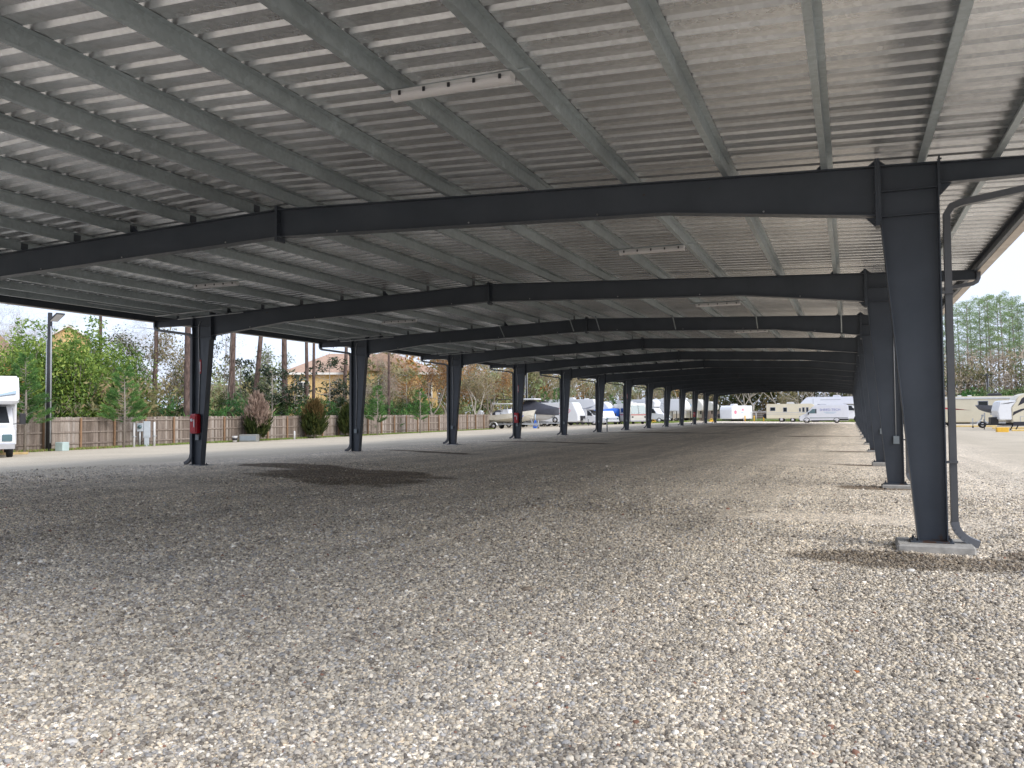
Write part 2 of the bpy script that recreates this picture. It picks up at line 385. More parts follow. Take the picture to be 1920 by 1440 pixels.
def build_gravel():
    rng = np.random.default_rng(3)
    A = []
    def zone(r0, r1, dens, s0, fade=None):
        # annular sector around the camera, a bit wider than the view
        a0, a1 = R(-46), R(66)      # right .. left of +Y
        area = .5*(a1-a0)*(r1*r1-r0*r0); n = int(area*dens)
        r = np.sqrt(rng.uniform(r0*r0, r1*r1, n)); a = rng.uniform(a0, a1, n)
        if fade: k_ = rng.random(n) < np.exp(-(r-r0)/fade); r, a = r[k_], a[k_]; n = len(r)
        A.append(np.stack([-np.sin(a)*r, np.cos(a)*r, rng.lognormal(0, .30, n)*s0], 1))
    zone(2.2, 6.5, 4600, .0078); zone(6.5, 10, 2700, .0088); zone(10, 26, 900, .0100, 6.0)
    P = np.concatenate(A); x, y, s = P[:, 0], P[:, 1], np.clip(P[:, 2], .005, .026)
    keep = ~((x > .45) & (x < 1.28) & (y > 10.66) & (y < 11.32))
    x, y, s = x[keep], y[keep], s[keep]; n = len(x)
    z = np.interp(x, [-37, -19, 12], [0, .262, -.14]) + rng.uniform(-.2, .45, n)*s
    z += np.where(y > 13, .02*np.sin(x*.9+y*.37)+.012*np.sin(y*1.3-x*.5), 0)
    me = bpy.data.meshes.new('gravel'); me.vertices.add(n)
    me.vertices.foreach_set('co', np.stack([x, y, z], 1).astype(np.float32).ravel())
    for nm, arr in (('sc', s), ('tint', rng.uniform(0, 1, n)), ('shade', rng.uniform(0, 1, n))):
        a = me.attributes.new(nm, 'FLOAT', 'POINT'); a.data.foreach_set('value', arr.astype(np.float32))
    a = me.attributes.new('rot', 'FLOAT_VECTOR', 'POINT')
    a.data.foreach_set('vector', np.stack([rng.uniform(-.5, .5, n), rng.uniform(-.5, .5, n), rng.uniform(0, 6.28, n)], 1).astype(np.float32).ravel())
    a = me.attributes.new('pick', 'INT', 'POINT'); a.data.foreach_set('value', rng.integers(0, 6, n).astype(np.int32))
    sm = stone_mat(); me.materials.append(sm)
    o = ob('gravel', me); tag(o, 'loose grey, tan and white pebbles covering the lot', 'gravel', kind='stuff')
    ng = bpy.data.node_groups.new('gravel_scatter', 'GeometryNodeTree')
    ng.interface.new_socket('Geometry', in_out='INPUT', socket_type='NodeSocketGeometry')
    ng.interface.new_socket('Geometry', in_out='OUTPUT', socket_type='NodeSocketGeometry')
    gi, go = ng.nodes.new('NodeGroupInput'), ng.nodes.new('NodeGroupOutput')
    inst = ng.nodes.new('GeometryNodeInstanceOnPoints'); g2i = ng.nodes.new('GeometryNodeGeometryToInstance')
    L = ng.links.new
    for k in range(6):
        ico = ng.nodes.new('GeometryNodeMeshIcoSphere'); ico.inputs['Radius'].default_value = 1; ico.inputs['Subdivisions'].default_value = 2
        p = ng.nodes.new('GeometryNodeInputPosition'); nz = ng.nodes.new('ShaderNodeTexNoise'); nz.noise_dimensions = '4D'
        nz.inputs['W'].default_value = k*5.3; nz.inputs['Scale'].default_value = 1.1; nz.inputs['Detail'].default_value = 1
        sub = ng.nodes.new('ShaderNodeVectorMath'); sub.operation = 'SUBTRACT'; sub.inputs[1].default_value = (.5, .5, .5)
        scl = ng.nodes.new('ShaderNodeVectorMath'); scl.operation = 'SCALE'; scl.inputs['Scale'].default_value = 1.6
        sp = ng.nodes.new('GeometryNodeSetPosition')
        tr = ng.nodes.new('GeometryNodeTransform'); tr.inputs['Scale'].default_value = (1.12+.10*(k % 3), .98-.05*(k % 2), .74+.1*(k % 3))
        ss = ng.nodes.new('GeometryNodeSetShadeSmooth'); smn = ng.nodes.new('GeometryNodeSetMaterial'); smn.inputs['Material'].default_value = sm
        L(p.outputs[0], nz.inputs['Vector']); L(nz.outputs['Color'], sub.inputs[0]); L(sub.outputs[0], scl.inputs[0])
        L(ico.outputs['Mesh'], sp.inputs['Geometry']); L(scl.outputs[0], sp.inputs['Offset']); L(sp.outputs[0], tr.inputs['Geometry'])
        L(tr.outputs[0], ss.inputs[0]); L(ss.outputs[0], smn.inputs[0]); L(smn.outputs[0], g2i.inputs[0])
    def attr(nm, typ):
        a = ng.nodes.new('GeometryNodeInputNamedAttribute'); a.data_type = typ; a.inputs['Name'].default_value = nm; return a.outputs['Attribute']
    L(gi.outputs[0], inst.inputs['Points']); L(g2i.outputs[0], inst.inputs['Instance'])
    inst.inputs['Pick Instance'].default_value = True
    L(attr('pick', 'INT'), inst.inputs['Instance Index']); L(attr('sc', 'FLOAT'), inst.inputs['Scale'])
    L(attr('rot', 'FLOAT_VECTOR'), inst.inputs['Rotation']); L(inst.outputs[0], go.inputs[0])
    md = o.modifiers.new('scatter', 'NODES'); md.node_group = ng
build_gravel()

# ------------------------------------------------------------------ canopy
XR, XL, XM, Y1, BAY = 1.016, -17.525, -8.2545, 10.995, 8.393
NF = 15; FY = [Y1+(k-1)*BAY for k in range(NF)]        # frame positions
YA, YB = FY[0]-.35, FY[-1]+.35
ORD = ['zeroth', 'first', 'second', 'third', 'fourth', 'fifth', 'sixth', 'seventh', 'eighth', 'ninth', 'tenth', 'eleventh', 'twelfth', 'thirteenth', 'fourteenth']
def ztop(x): return 4.838-.0372*abs(x-XM)              # top of the rafters
def zbot(x):
    dx = abs(x-XM); return float(np.interp(dx, [0, 6.1, 8.64], [4.405, 4.195, 3.915]))
canopy = thing('storage_canopy', 'long open dark steel canopy with corrugated metal roof over the gravel', 'canopy', (XM, FY[0], 0))
def cpart(mb_or_mesh, name, mat=None, y=0, parent=None):
    me = mb_or_mesh if isinstance(mb_or_mesh, bpy.types.Mesh) else mb_or_mesh.mesh(name, mat)
    return ob(name, me, parent or canopy, (-XM, y-FY[0], 0) if parent is None else (0, 0, 0))
def mirror(mb):
    m2 = MB(); m2.v = [(2*XM-x, y, z) for x, y, z in mb.v]; m2.f = [tuple(reversed(f)) for f in mb.f]; m2.sm = list(mb.sm); return m2

def column_mb(z0):
    c = MB(); hw = .1
    xi0, xi1 = XR-.317, XR-.632; zk = 3.86; zt = ztop(XR)
    t = .014
    # web between the flanges
    c.prism_xz([(xi0+t, z0+.02), (XR-t, z0+.02), (XR-t, zt-.012), (XR-.632+t, ztop(XR-.632)-.012), (xi1+t, zk)], -.006, .006)
    c.box(XR-t, XR, -hw, hw, z0+.02, zt)                                     # outer flange
    # tapered inner flange
    v = [(xi0, z0+.02), (xi0+t, z0+.02), (xi1+t, zk), (xi1+t, ztop(xi1)-.014), (xi1, ztop(xi1)-.014), (xi1, zk)]
    n = len(v)
    c.add([(x, -hw, z) for x, z in v]+[(x, hw, z) for x, z in v],
          [(0, 1, 2, 5), (5, 2, 3, 4), (n+5, n+2, n+1, n), (n+4, n+3, n+2, n+5)]+[(i, i+n, (i+1) % n+n, (i+1) % n) for i in range(n)])
    c.prism_xz([(xi1, ztop(xi1)-.012), (XR, zt-.012), (XR, zt+.001), (xi1, ztop(xi1)+.001)], -hw-.001, hw+.001)     # cap plate
    for zz in (4.2, 3.90):                                                     # stiffeners
        c.box(xi1+t, XR-t, -hw+.012, -.0065, zz, zz+.01); c.box(xi1+t, XR-t, .0065, hw-.012, zz, zz+.01)
    return c
def rafter_mb():
    r = MB(); hw = .095; t = .012
    xs = [XR-.632-.05, -2.15, XM+.02]      # from the column face to the ridge plate
    top = [(x, ztop(x)) for x in xs]; bot = [(x, zbot(x)) for x in xs]
    # web
    r.prism_xz([(x, z-t) for x, z in top]+[(x, z+t) for x, z in bot][::-1], -.005, .005)
    for a, b_ in ((0, 1), (1, 2)):
        (x0, z0), (x1, z1) = top[a], top[b_]
        r.prism_xz([(x0, z0-t), (x1, z1-t), (x1, z1), (x0, z0)], -hw, hw)
        (x0, z0), (x1, z1) = bot[a], bot[b_]
        r.prism_xz([(x0, z0), (x1, z1), (x1, z1+t), (x0, z0+t)], -hw, hw)
    # bolted end plate at the column with gussets, bolts
    xe = XR-.632-.05
    r.box(xe, xe+.022, -.11, .11, 3.80, 4.60); r.box(xe+.024, xe+.049, -.11, .11, 3.80, 4.60)
    for sx, x0 in ((-1, xe-.001), (1, xe+.05)):
        r.prism_xz([(x0, ztop(x0)+.002), (x0, 4.60), (x0+sx*.10, ztop(x0)+.003)], -.006, .006)
    r.prism_xz([(xe-.001, zbot(xe)-.002), (xe-.001, 3.80), (xe-.11, zbot(xe)-.002)], -.006, .006)
    for zz in (3.85, 3.98, 4.2, 4.42, 4.53):
        for yy in (-.07, .07): r.tube([(xe-.022, yy, zz), (xe+.07, yy, zz)], .013, 6, smooth=False)
    # ridge plate half
    r.box(XM+.001, XM+.02, -.11, .11, 4.33, 4.89)
    for zz in (4.37, 4.45, 4.6, 4.76, 4.86):
        for yy in (-.07, .07): r.tube([(XM+.02, yy, zz), (XM+.045, yy, zz)], .013, 6, smooth=False)
    # clips that carry the purlins
    for px in PUR_R:
        if px < XM+9.1:
            r.box(px-.016, px-.006, -.07, .07, ztop(px)+.023, ztop(px)+.140)
            r.box(px-.016, px-.006, -.05, .05, ztop(px)+.002, ztop(px)+.023)
            if px in (-.20, -5.24): r.prism_xz([(px-.02, ztop(px)+.003), (px-.15, ztop(px)+.003), (px-.02, ztop(px)+.13)], -.005, .005)
    return r
def bracket_mb():           # cantilever that carries the overhang
    b = MB(); hw = .075; t = .010; x0, x1 = XR+.016, 2.43
    def zb(x): return float(np.interp(x, [XR, x1], [ztop(XR)-.245, ztop(x1)-.19]))
    b.prism_xz([(x0, ztop(x0)-t), (x1, ztop(x1)-t), (x1, zb(x1)+t), (x0, zb(x0)+t)], -.005, .005)
    b.prism_xz([(x0, ztop(x0)-t), (x1, ztop(x1)-t), (x1, ztop(x1)), (x0, ztop(x0))], -hw, hw)
    b.prism_xz([(x0, zb(x0)), (x1, zb(x1)), (x1, zb(x1)+t), (x0, zb(x0)+t)], -hw, hw)
    b.box(XR+.001, XR+.015, -.095, .095, 4.10, 4.56); b.box(x1, x1+.01, -hw, hw, zb(x1)-.01, ztop(x1)+.01)
    b.prism_xz([(XR+.016, zb(XR)-.001), (XR+.016, 4.11), (XR+.14, zb(XR+.14)-.001)], -.005, .005)
    for zz in (4.15, 4.3, 4.42, 4.53):
        for yy in (-.06, .06): b.tube([(XR+.015, yy, zz), (XR+.034, yy, zz)], .012, 6, smooth=False)
    for px in PUR_R:
        if px > XR: b.box(px-.016, px-.006, -.05, .05, ztop(px)+.002, ztop(px)+.140)
    return b
PUR_R = [-7.80, -6.52, -5.24, -3.95, -2.66, -1.37, -.20, .86, 1.64]
cm_r, cm_l = column_mb(.09).mesh('column', STEEL), mirror(column_mb(.235)).mesh('column', STEEL)
rm = rafter_mb(); rm_r, rm_l = rm.mesh('rafter', STEEL), mirror(rm).mesh('rafter', STEEL)
bm_ = bracket_mb(); bm_r, bm_l = bm_.mesh('overhang_bracket', STEEL), mirror(bm_).mesh('overhang_bracket', STEEL)
ft_r = MB().cbox(.47, 1.27, -.32, .32, -.15, .09, .02).mesh('footing', CONC)
ft_r2 = MB().cbox(.58, 1.16, -.22, .22, -.15, .09, .02).mesh('footing', CONC)
ft_l = mirror(MB().cbox(.50, 1.24, -.3, .3, .05, .235, .02)).mesh('footing', CONC)
def plate_mb(z0):
    p = MB().box(.62, 1.07, -.14, .14, z0, z0+.02)
    for xx in (.66, 1.04):
        for yy in (-.115, .115): p.lathe_z([(.016, z0+.018), (.016, z0+.04), (.009, z0+.041), (.009, z0+.06)], xx, yy, 6, False)
    return p
pl_r, pl_l = plate_mb(.09).mesh('base_plate', STEEL), mirror(plate_mb(.235)).mesh('base_plate', STEEL)
def spout_mb(z0):
    s = MB(); y = 0; xc = XR+.075
    arc = []
    s.rtube([(2.47, y, 4.50), (2.47, y, 4.28), (2.44, y, 4.21), (2.37, y, 4.17), (xc+.14, y, 4.00), (xc+.05, y, 3.965), (xc, y, 3.88), (xc, y, z0+.30)], .075, .10)
    return s
def kick_mb(z0):
    s = MB(); xc = XR+.075; pts = []
    for k in range(9):
        t = k/8; pts.append((xc+.27*(1-math.cos(t*1.2))/(1-math.cos(1.2))*.9, 0, z0+.31-.25*math.sin(t*1.2)/math.sin(1.2)))
    for i in range(8):
        s.rtube([pts[i], pts[i+1]], .088-.004*(i % 2), .112-.004*(i % 2))
    return s
KICK = paint('kickout_metal', (.17, .18, .20), .35, .3, .1, 5)
sp_r, sp_l = spout_mb(.02).mesh('downspout', DSPOUT), mirror(spout_mb(.22)).mesh('downspout', DSPOUT)
kk_r, kk_l = kick_mb(.02).mesh('kickout', KICK), mirror(kick_mb(.22)).mesh('kickout', DSPOUT)
st_r = [MB().box(XR+.001, XR+.12, -.075, -.056, zz, zz+.03).mesh('strap', DSPOUT) for zz in (1.0, 2.95)]
# electrical run on each web
def cond(x, z1, wob, z0): return MB().tube([(x+.06, -.024, z1), (x+.01, -.024, z1-.12), (x, -.024, z1-.25), (x+wob, -.026, (z1+z0)*.5), (x, -.024, z0)], .012, 6)
def jbox(x, z): return MB().cbox(x-.06, x+.06, -.075, -.008, z-.13, z+.03, .008)
cd_r = cond(.88, 4.42, 0, 1.08).mesh('conduit', CONDUIT); jb_r = jbox(.88, 1.06).mesh('junction_box', GREYBOX)
cd_l = cond(-17.36, 4.35, .05, 1.10).mesh('conduit', CONDUIT); jb_l = jbox(-17.36, 1.08).mesh('junction_box', GREYBOX)
wb_ = MB().lathe_y([(.004, -.012), (.011, -.010), (.013, 0)], 0, 0, 8).mesh('web_bolt', CHROME)
for k, y in enumerate(FY):
    for side in (0, 1):
        c = cpart((cm_r, cm_l)[side], 'column', y=y)
        c['label'] = ('right' if side == 0 else 'left') + ' side tapered dark steel column'
        ob('base_plate', (pl_r, pl_l)[side], c)
        if (side == 0 and k > 1) or (side == 1):
            ob('conduit', (cd_r, cd_l)[side], c); ob('junction_box', (jb_r, jb_l)[side], c)
        cpart((ft_r if k == 1 else ft_r2, ft_l)[side], 'footing', y=y)
        rf_ = cpart((rm_r, rm_l)[side], 'rafter', y=y)
        if k in (1, 2, 3):
            for wx in (-.95, -3.1, -5.0, -7.2): ob('web_bolt', wb_, rf_, ((wx if side == 0 else 2*XM-wx), -.006, zbot(wx)+.05))
        cpart((bm_r, bm_l)[side], 'overhang_bracket', y=y)
        s = cpart((sp_r, sp_l)[side], 'downspout', y=y); ob('kickout', (kk_r, kk_l)[side], s)
        if side == 0:
            for q_ in st_r: ob('strap', q_, s)
# web bolts, small bright heads
# purlins: Z sections the whole length, lapped at every frame
def purlin_mb(px, eave=False):
    p = MB(); z0 = ztop(px); h = .16; s = 1 if px > XM else -1
    sl_ = -.0372*s
    for y in FY: p.box(px+.0045, px+.008, max(YA+.01, y-.75), min(YB-.01, y+.75), z0+.012, z0+h-.012)
    def sec(y0, y1, e):
        x = px+e
        p.box(x, x+.004, y0, y1, z0+.001+e*.2, z0+h-.003)                                       # web
        p.box(x-.065, x, y0, y1, z0+.001+e*.2, z0+.005+e*.2); p.box(x-.065, x-.0615, y0, y1, z0+.005+e*.2, z0+.022)    # lower flange and lip
        p.box(x+.004, x+.067, y0, y1, z0+h-.007, z0+h-.003)
    sec(YA, YB, 0)
    return p
for px in PUR_R:
    for x in (px, 2*XM-px):
        o = cpart(purlin_mb(x if x > XM else x), 'purlin', GALV); o.location.y = -FY[0]
# eave beams at both edges (dark channel)
for sgn in (0, 1):
    e = MB(); e.box(2.44, 2.446, YA, YB, ztop(2.44)-.03, ztop(2.44)+.155); e.box(2.38, 2.44, YA, YB, ztop(2.44)-.03, ztop(2.44)-.024); e.box(2.38, 2.44, YA, YB, ztop(2.44)+.149, ztop(2.44)+.155)
    if sgn: e = mirror(e)
    o = cpart(e, 'eave_channel', STEEL); o.location.y = -FY[0]
# corrugated deck
def deck_mb(sgn):
    d_ = MB(); ys, hs = [], []
    y = YA-.1; P = .305
    while y < YB+.1:
        for dy, h in ((0, 0), (.10, .003), (.190, 0), (.226, .044), (.258, .044), (.294, 0)):
            ys.append(y+dy); hs.append(h)
        y += P
    xs = [XM, XM+3, XM+6, XM+9, 2.53]
    vs = [((x if sgn > 0 else 2*XM-x), yy, ztop(x)+.163+hh) for x in xs for yy, hh in zip(ys, hs)]
    n = len(ys); fs = []
    for i in range(len(xs)-1):
        for j in range(n-1):
            q = (i*n+j, (i+1)*n+j, (i+1)*n+j+1, i*n+j+1); fs.append(q if sgn > 0 else q[::-1])
    d_.add(vs, fs)
    return d_
for sgn in (1, -1):
    o = cpart(deck_mb(sgn), 'roof_sheet', DECK); o.location.y = -FY[0]
rc = MB(); rc.prism_xz([(XM-.2, ztop(XM-.2)+.212), (XM, ztop(XM)+.22), (XM+.2, ztop(XM+.2)+.212), (XM, ztop(XM)+.23)], YA-.12, YB+.12)
o = cpart(rc, 'ridge_cap', CREAM); o.location.y = -FY[0]
for sgn in (0, 1):
    g = MB(); zt = ztop(2.5)+.155
    g.box(2.449, 2.60, YA-.1, YB+.1, zt-.19, zt-.186); g.box(2.596, 2.60, YA-.1, YB+.1, zt-.186, zt-.03); g.box(2.449, 2.453, YA-.1, YB+.1, zt-.186, zt-.005)
    yy = YA
    while yy < YB: g.box(2.453, 2.596, yy, yy+.02, zt-.035, zt-.031); yy += .61
    if sgn: g = mirror(g)
    o = cpart(g, 'gutter', CREAM); o.location.y = -FY[0]
# gable-end trims
for y in (YA-.104, YB+.101):
    for sgn in (1, -1):
        t = MB(); x1 = 2.53
        t.prism_xz([(XM, ztop(XM)+.05), (x1, ztop(x1)+.05), (x1, ztop(x1)+.215), (XM, ztop(XM)+.215)], y, y+.003)
        if sgn < 0: t = mirror(t)
        o = cpart(t, 'gable_trim', CREAM); o.location.y = -FY[0]
# flange braces on the third frame and conduits near the left eave
for px in (-7.80, -5.24, -2.66, -.20, -8.71, -11.27):
    br = MB().beam((px+.02, FY[3]-.62, ztop(px)+.03), (px+.02, FY[3]-.10, zbot(px)+.03), .035, .004)
    o = cpart(br, 'flange_brace', GALV); o.location.y = -FY[0]
for k in (2, 3, 4, 5):
    y = FY[k]
    for un in (MB().tube([(-15.6, y-.25, 4.5), (-17.9, y-.25, 4.42)], .016, 6), MB().tube([(-15.6, y-1.1, 4.5), (-17.9, y-1.1, 4.42)], .016, 6),
               MB().tube([(-16.1, y-4.0, 4.47), (-16.1, y-.3, 4.47)], .013, 6), MB().tube([(-17.2, y-4.0, 4.42), (-17.2, y-.3, 4.42)], .013, 6)):
        o = cpart(un, 'conduit_run', CONDUIT); o.location.y = -FY[0]

# hanging tube lights: one left and one right of the ridge in every bay
def fixture(label, x0, y, grp):
    zt = ztop(x0+.6)-.012
    t = thing('tube_light', label, 'light fixture', (x0+.6, y, zt), 0, grp)
    MB().tube([(-.75, .02, 0), (.75, .02, 0)], .014, 6).build('hanger_rod', GALV, t)
    MB().prism_yz([(-.062, -.065), (.062, -.065), (.05, -.022), (-.05, -.022)], -.6, .6).build('housing', WHITEP, t, bevel=.006)
    pts = [(.064*math.cos(a), -.066-.052*math.sin(a)) for a in np.linspace(0, math.pi, 9)][::-1]
    MB().prism_yz(pts, -.595, .595).build('diffuser', LENS, t, bevel=.004)
    for xx in (-.5, -.25, 0, .25, .5): MB().box(xx-.012, xx+.012, -.075, -.064, -.085, -.045).build('latch', BLACKP, t)
    return t
fx = None
for k in range(NF-1):
    y = (FY[k]+FY[k+1])/2+.1
    if fx is None:
        fx = fixture('', -3.90, y, 'tube lights under the canopy roof'); fx.location.y = y; r_ = fx
    else: r_ = copy_tree(fx); r_.location.y = y
    r_['label'] = 'white tube light right of the ridge, %s one counted from the viewer' % ORD[k+1] if k else 'nearest and largest white tube light, right of the ridge in front of the first beam'
    l_ = copy_tree(fx); l_.location = (2*XM-fx.location.x, y, fx.location.z)
    l_['label'] = 'white tube light left of the ridge, %s one counted from the viewer' % ORD[k+1]

# red extinguisher cabinets and small tags on the left columns
def cabinet(k, label, x=-17.37):
    y = FY[k]-.10
    t = thing('extinguisher_cabinet', label, 'fire cabinet', (x, y, 1.42), 0, 'red fire extinguisher cabinets on the left columns')
    MB().cbox(-.115, .115, -.12, .09, -.28, .28, .03).build('body', RED, t, bevel=.01)
    MB().cbox(-.094, .094, -.135, -.121, -.23, .23, .006).build('door', RED, t)
    MB().lathe_y([(.001, -.15), (.03, -.147), (.05, -.137)], -.03, .1, 12).build('round_sign', WHITE, t)
    MB().box(.05, .075, -.15, -.137, -.1, .12).build('pull_handle', CHROME, t)
cabinet(2, 'red extinguisher cabinet on the nearest left column')
cabinet(5, 'red extinguisher cabinet on the left column in front of the boat')
cabinet(12, 'small red extinguisher cabinet on a far left column before the white trailers')
def redtag(k, label):
    t = thing('column_sign', label, 'sign', (-17.30, FY[k]-.012, 3.05), 0, 'small red and white signs high on the left columns')
    MB().box(-.04, .04, -.01, 0, -.2, .2).build('plate', RED, t)
    MB().box(-.012, .012, -.0125, -.0105, -.1, .14).build('white_arrow', WHITE, t); 
    MB().prism_xz([(-.03, -.1), (.03, -.1), (0, -.16)], -.0125, -.0105).build('white_arrow', WHITE, t)
redtag(2, 'narrow red and white sign high on the nearest left column')
redtag(5, 'narrow red sign high on the left column by the boat')
redtag(8, 'narrow red sign high on the left column by the red striped motorhome')

# ------------------------------------------------------------------ vegetation
RNG = np.random.default_rng(11)
def leaf_mat(name, stops, rough=.55, trans=.25):
    mt, nt, b = newmat(name)
    at = N(nt, 'ShaderNodeAttribute', attribute_name='tint')
    oi = N(nt, 'ShaderNodeObjectInfo')
    f = math_(nt, 'ADD', math_(nt, 'MULTIPLY', at.outputs['Fac'], .8), math_(nt, 'MULTIPLY', oi.outputs['Random'], .2))
    col = ramp(nt, f, stops); nt.links.new(col, b.inputs['Base Color']); b.inputs['Roughness'].default_value = rough
    b.inputs['Specular IOR Level'].default_value = .3
    tr = N(nt, 'ShaderNodeBsdfTranslucent'); nt.links.new(col, tr.inputs[0])
    mx = N(nt, 'ShaderNodeMixShader'); mx.inputs[0].default_value = trans
    nt.links.new(b.outputs[0], mx.inputs[1]); nt.links.new(tr.outputs[0], mx.inputs[2])
    nt.links.new(mx.outputs[0], nt.nodes['Material Output'].inputs[0])
    return mt
G_BAMBOO = leaf_mat('yellow_green_leaves', [(0, (.04, .085, .02)), (.4, (.12, .21, .04)), (.75, (.27, .36, .07)), (1, (.42, .48, .12))])
G_PINEY = leaf_mat('young_pine_needles', [(0, (.035, .09, .025)), (.5, (.09, .20, .05)), (1, (.19, .36, .09))])
G_DKGREEN = leaf_mat('deep_green_leaves', [(0, (.02, .045, .012)), (.5, (.06, .12, .025)), (1, (.16, .26, .05))])
G_PINE = leaf_mat('tall_pine_needles', [(0, (.13, .19, .09)), (.5, (.25, .35, .15)), (1, (.38, .47, .24))])
G_MAG = leaf_mat('dark_glossy_leaves', [(0, (.012, .022, .010)), (.55, (.035, .055, .025)), (.85, (.10, .11, .06)), (1, (.17, .12, .06))], .35, .1)
G_CEDAR = leaf_mat('cedar_foliage', [(0, (.02, .035, .010)), (.5, (.06, .085, .022)), (.8, (.13, .14, .035)), (1, (.22, .17, .06))])
G_DRY = leaf_mat('dead_cedar_foliage', [(0, (.22, .15, .12)), (.5, (.42, .31, .25)), (1, (.62, .50, .40))])
G_RUST = leaf_mat('rusty_cedar_foliage', [(0, (.07, .06, .02)), (.5, (.17, .115, .045)), (1, (.30, .19, .08))])
G_PALM = leaf_mat('palmetto_fronds', [(0, (.02, .07, .02)), (.5, (.07, .19, .04)), (1, (.22, .38, .10))], .4)
G_SCRUB = leaf_mat('scrub_leaves', [(0, (.08, .09, .04)), (.3, (.18, .18, .075)), (.6, (.32, .28, .13)), (.85, (.42, .31, .17)), (1, (.50, .37, .23))])
G_AUT = leaf_mat('orange_brown_leaves', [(0, (.16, .09, .03)), (.5, (.36, .18, .05)), (1, (.50, .28, .09))])
G_PALE = leaf_mat('pale_spring_leaves', [(0, (.12, .16, .07)), (.5, (.24, .30, .13)), (1, (.36, .40, .20))])
G_TWIG = leaf_mat('grey_brown_twigs', [(0, (.17, .13, .10)), (.5, (.34, .27, .215)), (1, (.50, .42, .35))], .8, 0)
G_TAN = leaf_mat('tan_brush', [(0, (.30, .24, .18)), (.5, (.50, .41, .32)), (1, (.66, .56, .45))], .8, .15)
G_GRASS = leaf_mat('grass_blades', [(0, (.08, .14, .03)), (.5, (.20, .28, .06)), (1, (.38, .38, .14))])
BARK = paint('pine_bark', (.105, .07, .058), .9, 0, .6, 7, .9, (1, 1, .35))
BARKG = paint('grey_bark', (.27, .235, .20), .9, 0, .3, 5, .6, (1, 1, .4))
BARKP = paint('pale_bark', (.46, .42, .36), .9, 0, .2, 5, .3, (1, 1, .4))

def quads_mesh(name, C_, A_, B_, tint, mat, extra=None):
    """C_ centres, A_/B_ half axes (N,3) -> mesh of separate leaf faces, with optional (verts, faces) of wood"""
    n = len(C_)
    v = np.stack([C_-A_-B_*.25, C_-A_*.1-B_, C_+A_, C_-A_*.1+B_], 1).reshape(-1, 3).astype(np.float32)
    me = bpy.data.meshes.new(name); me.vertices.add(4*n); me.loops.add(4*n); me.polygons.add(n)
    me.vertices.foreach_set('co', v.ravel())
    me.loops.foreach_set('vertex_index', np.arange(4*n, dtype=np.int32))
    me.polygons.foreach_set('loop_start', np.arange(0, 4*n, 4, dtype=np.int32))
    at = me.attributes.new('tint', 'FLOAT', 'FACE'); at.data.foreach_set('value', np.clip(tint, 0, 1).astype(np.float32))
    me.materials.append(mat); me.update(); return me
def unit(n): v = RNG.normal(size=(n, 3)); return v/np.linalg.norm(v, axis=1, keepdims=True)
def leaves(name, centres, size, aspect, mat, up=0., along=None, tint=None, jit=.35):
    n = len(centres); a = unit(n)
    if along is not None: a = along+a*.35
    a[:, 2] += up; a /= np.linalg.norm(a, axis=1, keepdims=True)
    b = np.cross(a, unit(n)); b /= np.linalg.norm(b, axis=1, keepdims=True)+1e-9
    s = size*(1+RNG.uniform(-jit, jit, n))[:, None]
    if tint is None: tint = RNG.beta(2, 2, n)
    return quads_mesh(name, centres, a*s, b*s*aspect, tint, mat)
def clump_points(cents, rads, per, squash=1.0):
    out_, tt = [], []
    for c, r in zip(cents, rads):
        k = max(4, int(per*r*r)); d_ = unit(k)*(RNG.uniform(.25, 1, (k, 1))**.5)*r; d_[:, 2] *= squash
        out_.append(np.asarray(c)+d_); tt.append(np.full(k, RNG.uniform(.15, .75))+RNG.normal(0, .16, k))
    return np.concatenate(out_), np.concatenate(tt)

def branches(start, d0, length, rad, depth, seg=5, spread=.6, mb=None, tips=None, n=5, gnarl=.18, rn=None):
    rn = rn or random
    p = Vector(start); d_ = Vector(d0).normalized(); pts = [p.copy()]; rs = [rad]
    for i in range(seg):
        d_ = (d_+Vector((rn.gauss(0, gnarl), rn.gauss(0, gnarl), rn.gauss(0, gnarl*.6)+.05))).normalized()
        p = p+d_*length/seg; pts.append(p.copy()); rs.append(rad*(1-.55*(i+1)/seg))
    mb.tube(pts, rs, n if depth > 1 else 3, cap=False)
    if tips is not None and depth <= 1: tips += pts[-3:]
    if depth <= 0: return
    for k in range(rn.choice((2, 3, 3)) if depth > 1 else 3):
        i = rn.randint(max(1, seg//2-1), seg); q = pts[i]
        nd = (d_+Vector((rn.gauss(0, spread), rn.gauss(0, spread), rn.gauss(.1, spread*.5)))).normalized()
        branches(q, nd, length*rn.uniform(.5, .8), rs[i]*.7, depth-1, max(3, seg-1), spread, mb, tips, n, gnarl, rn)

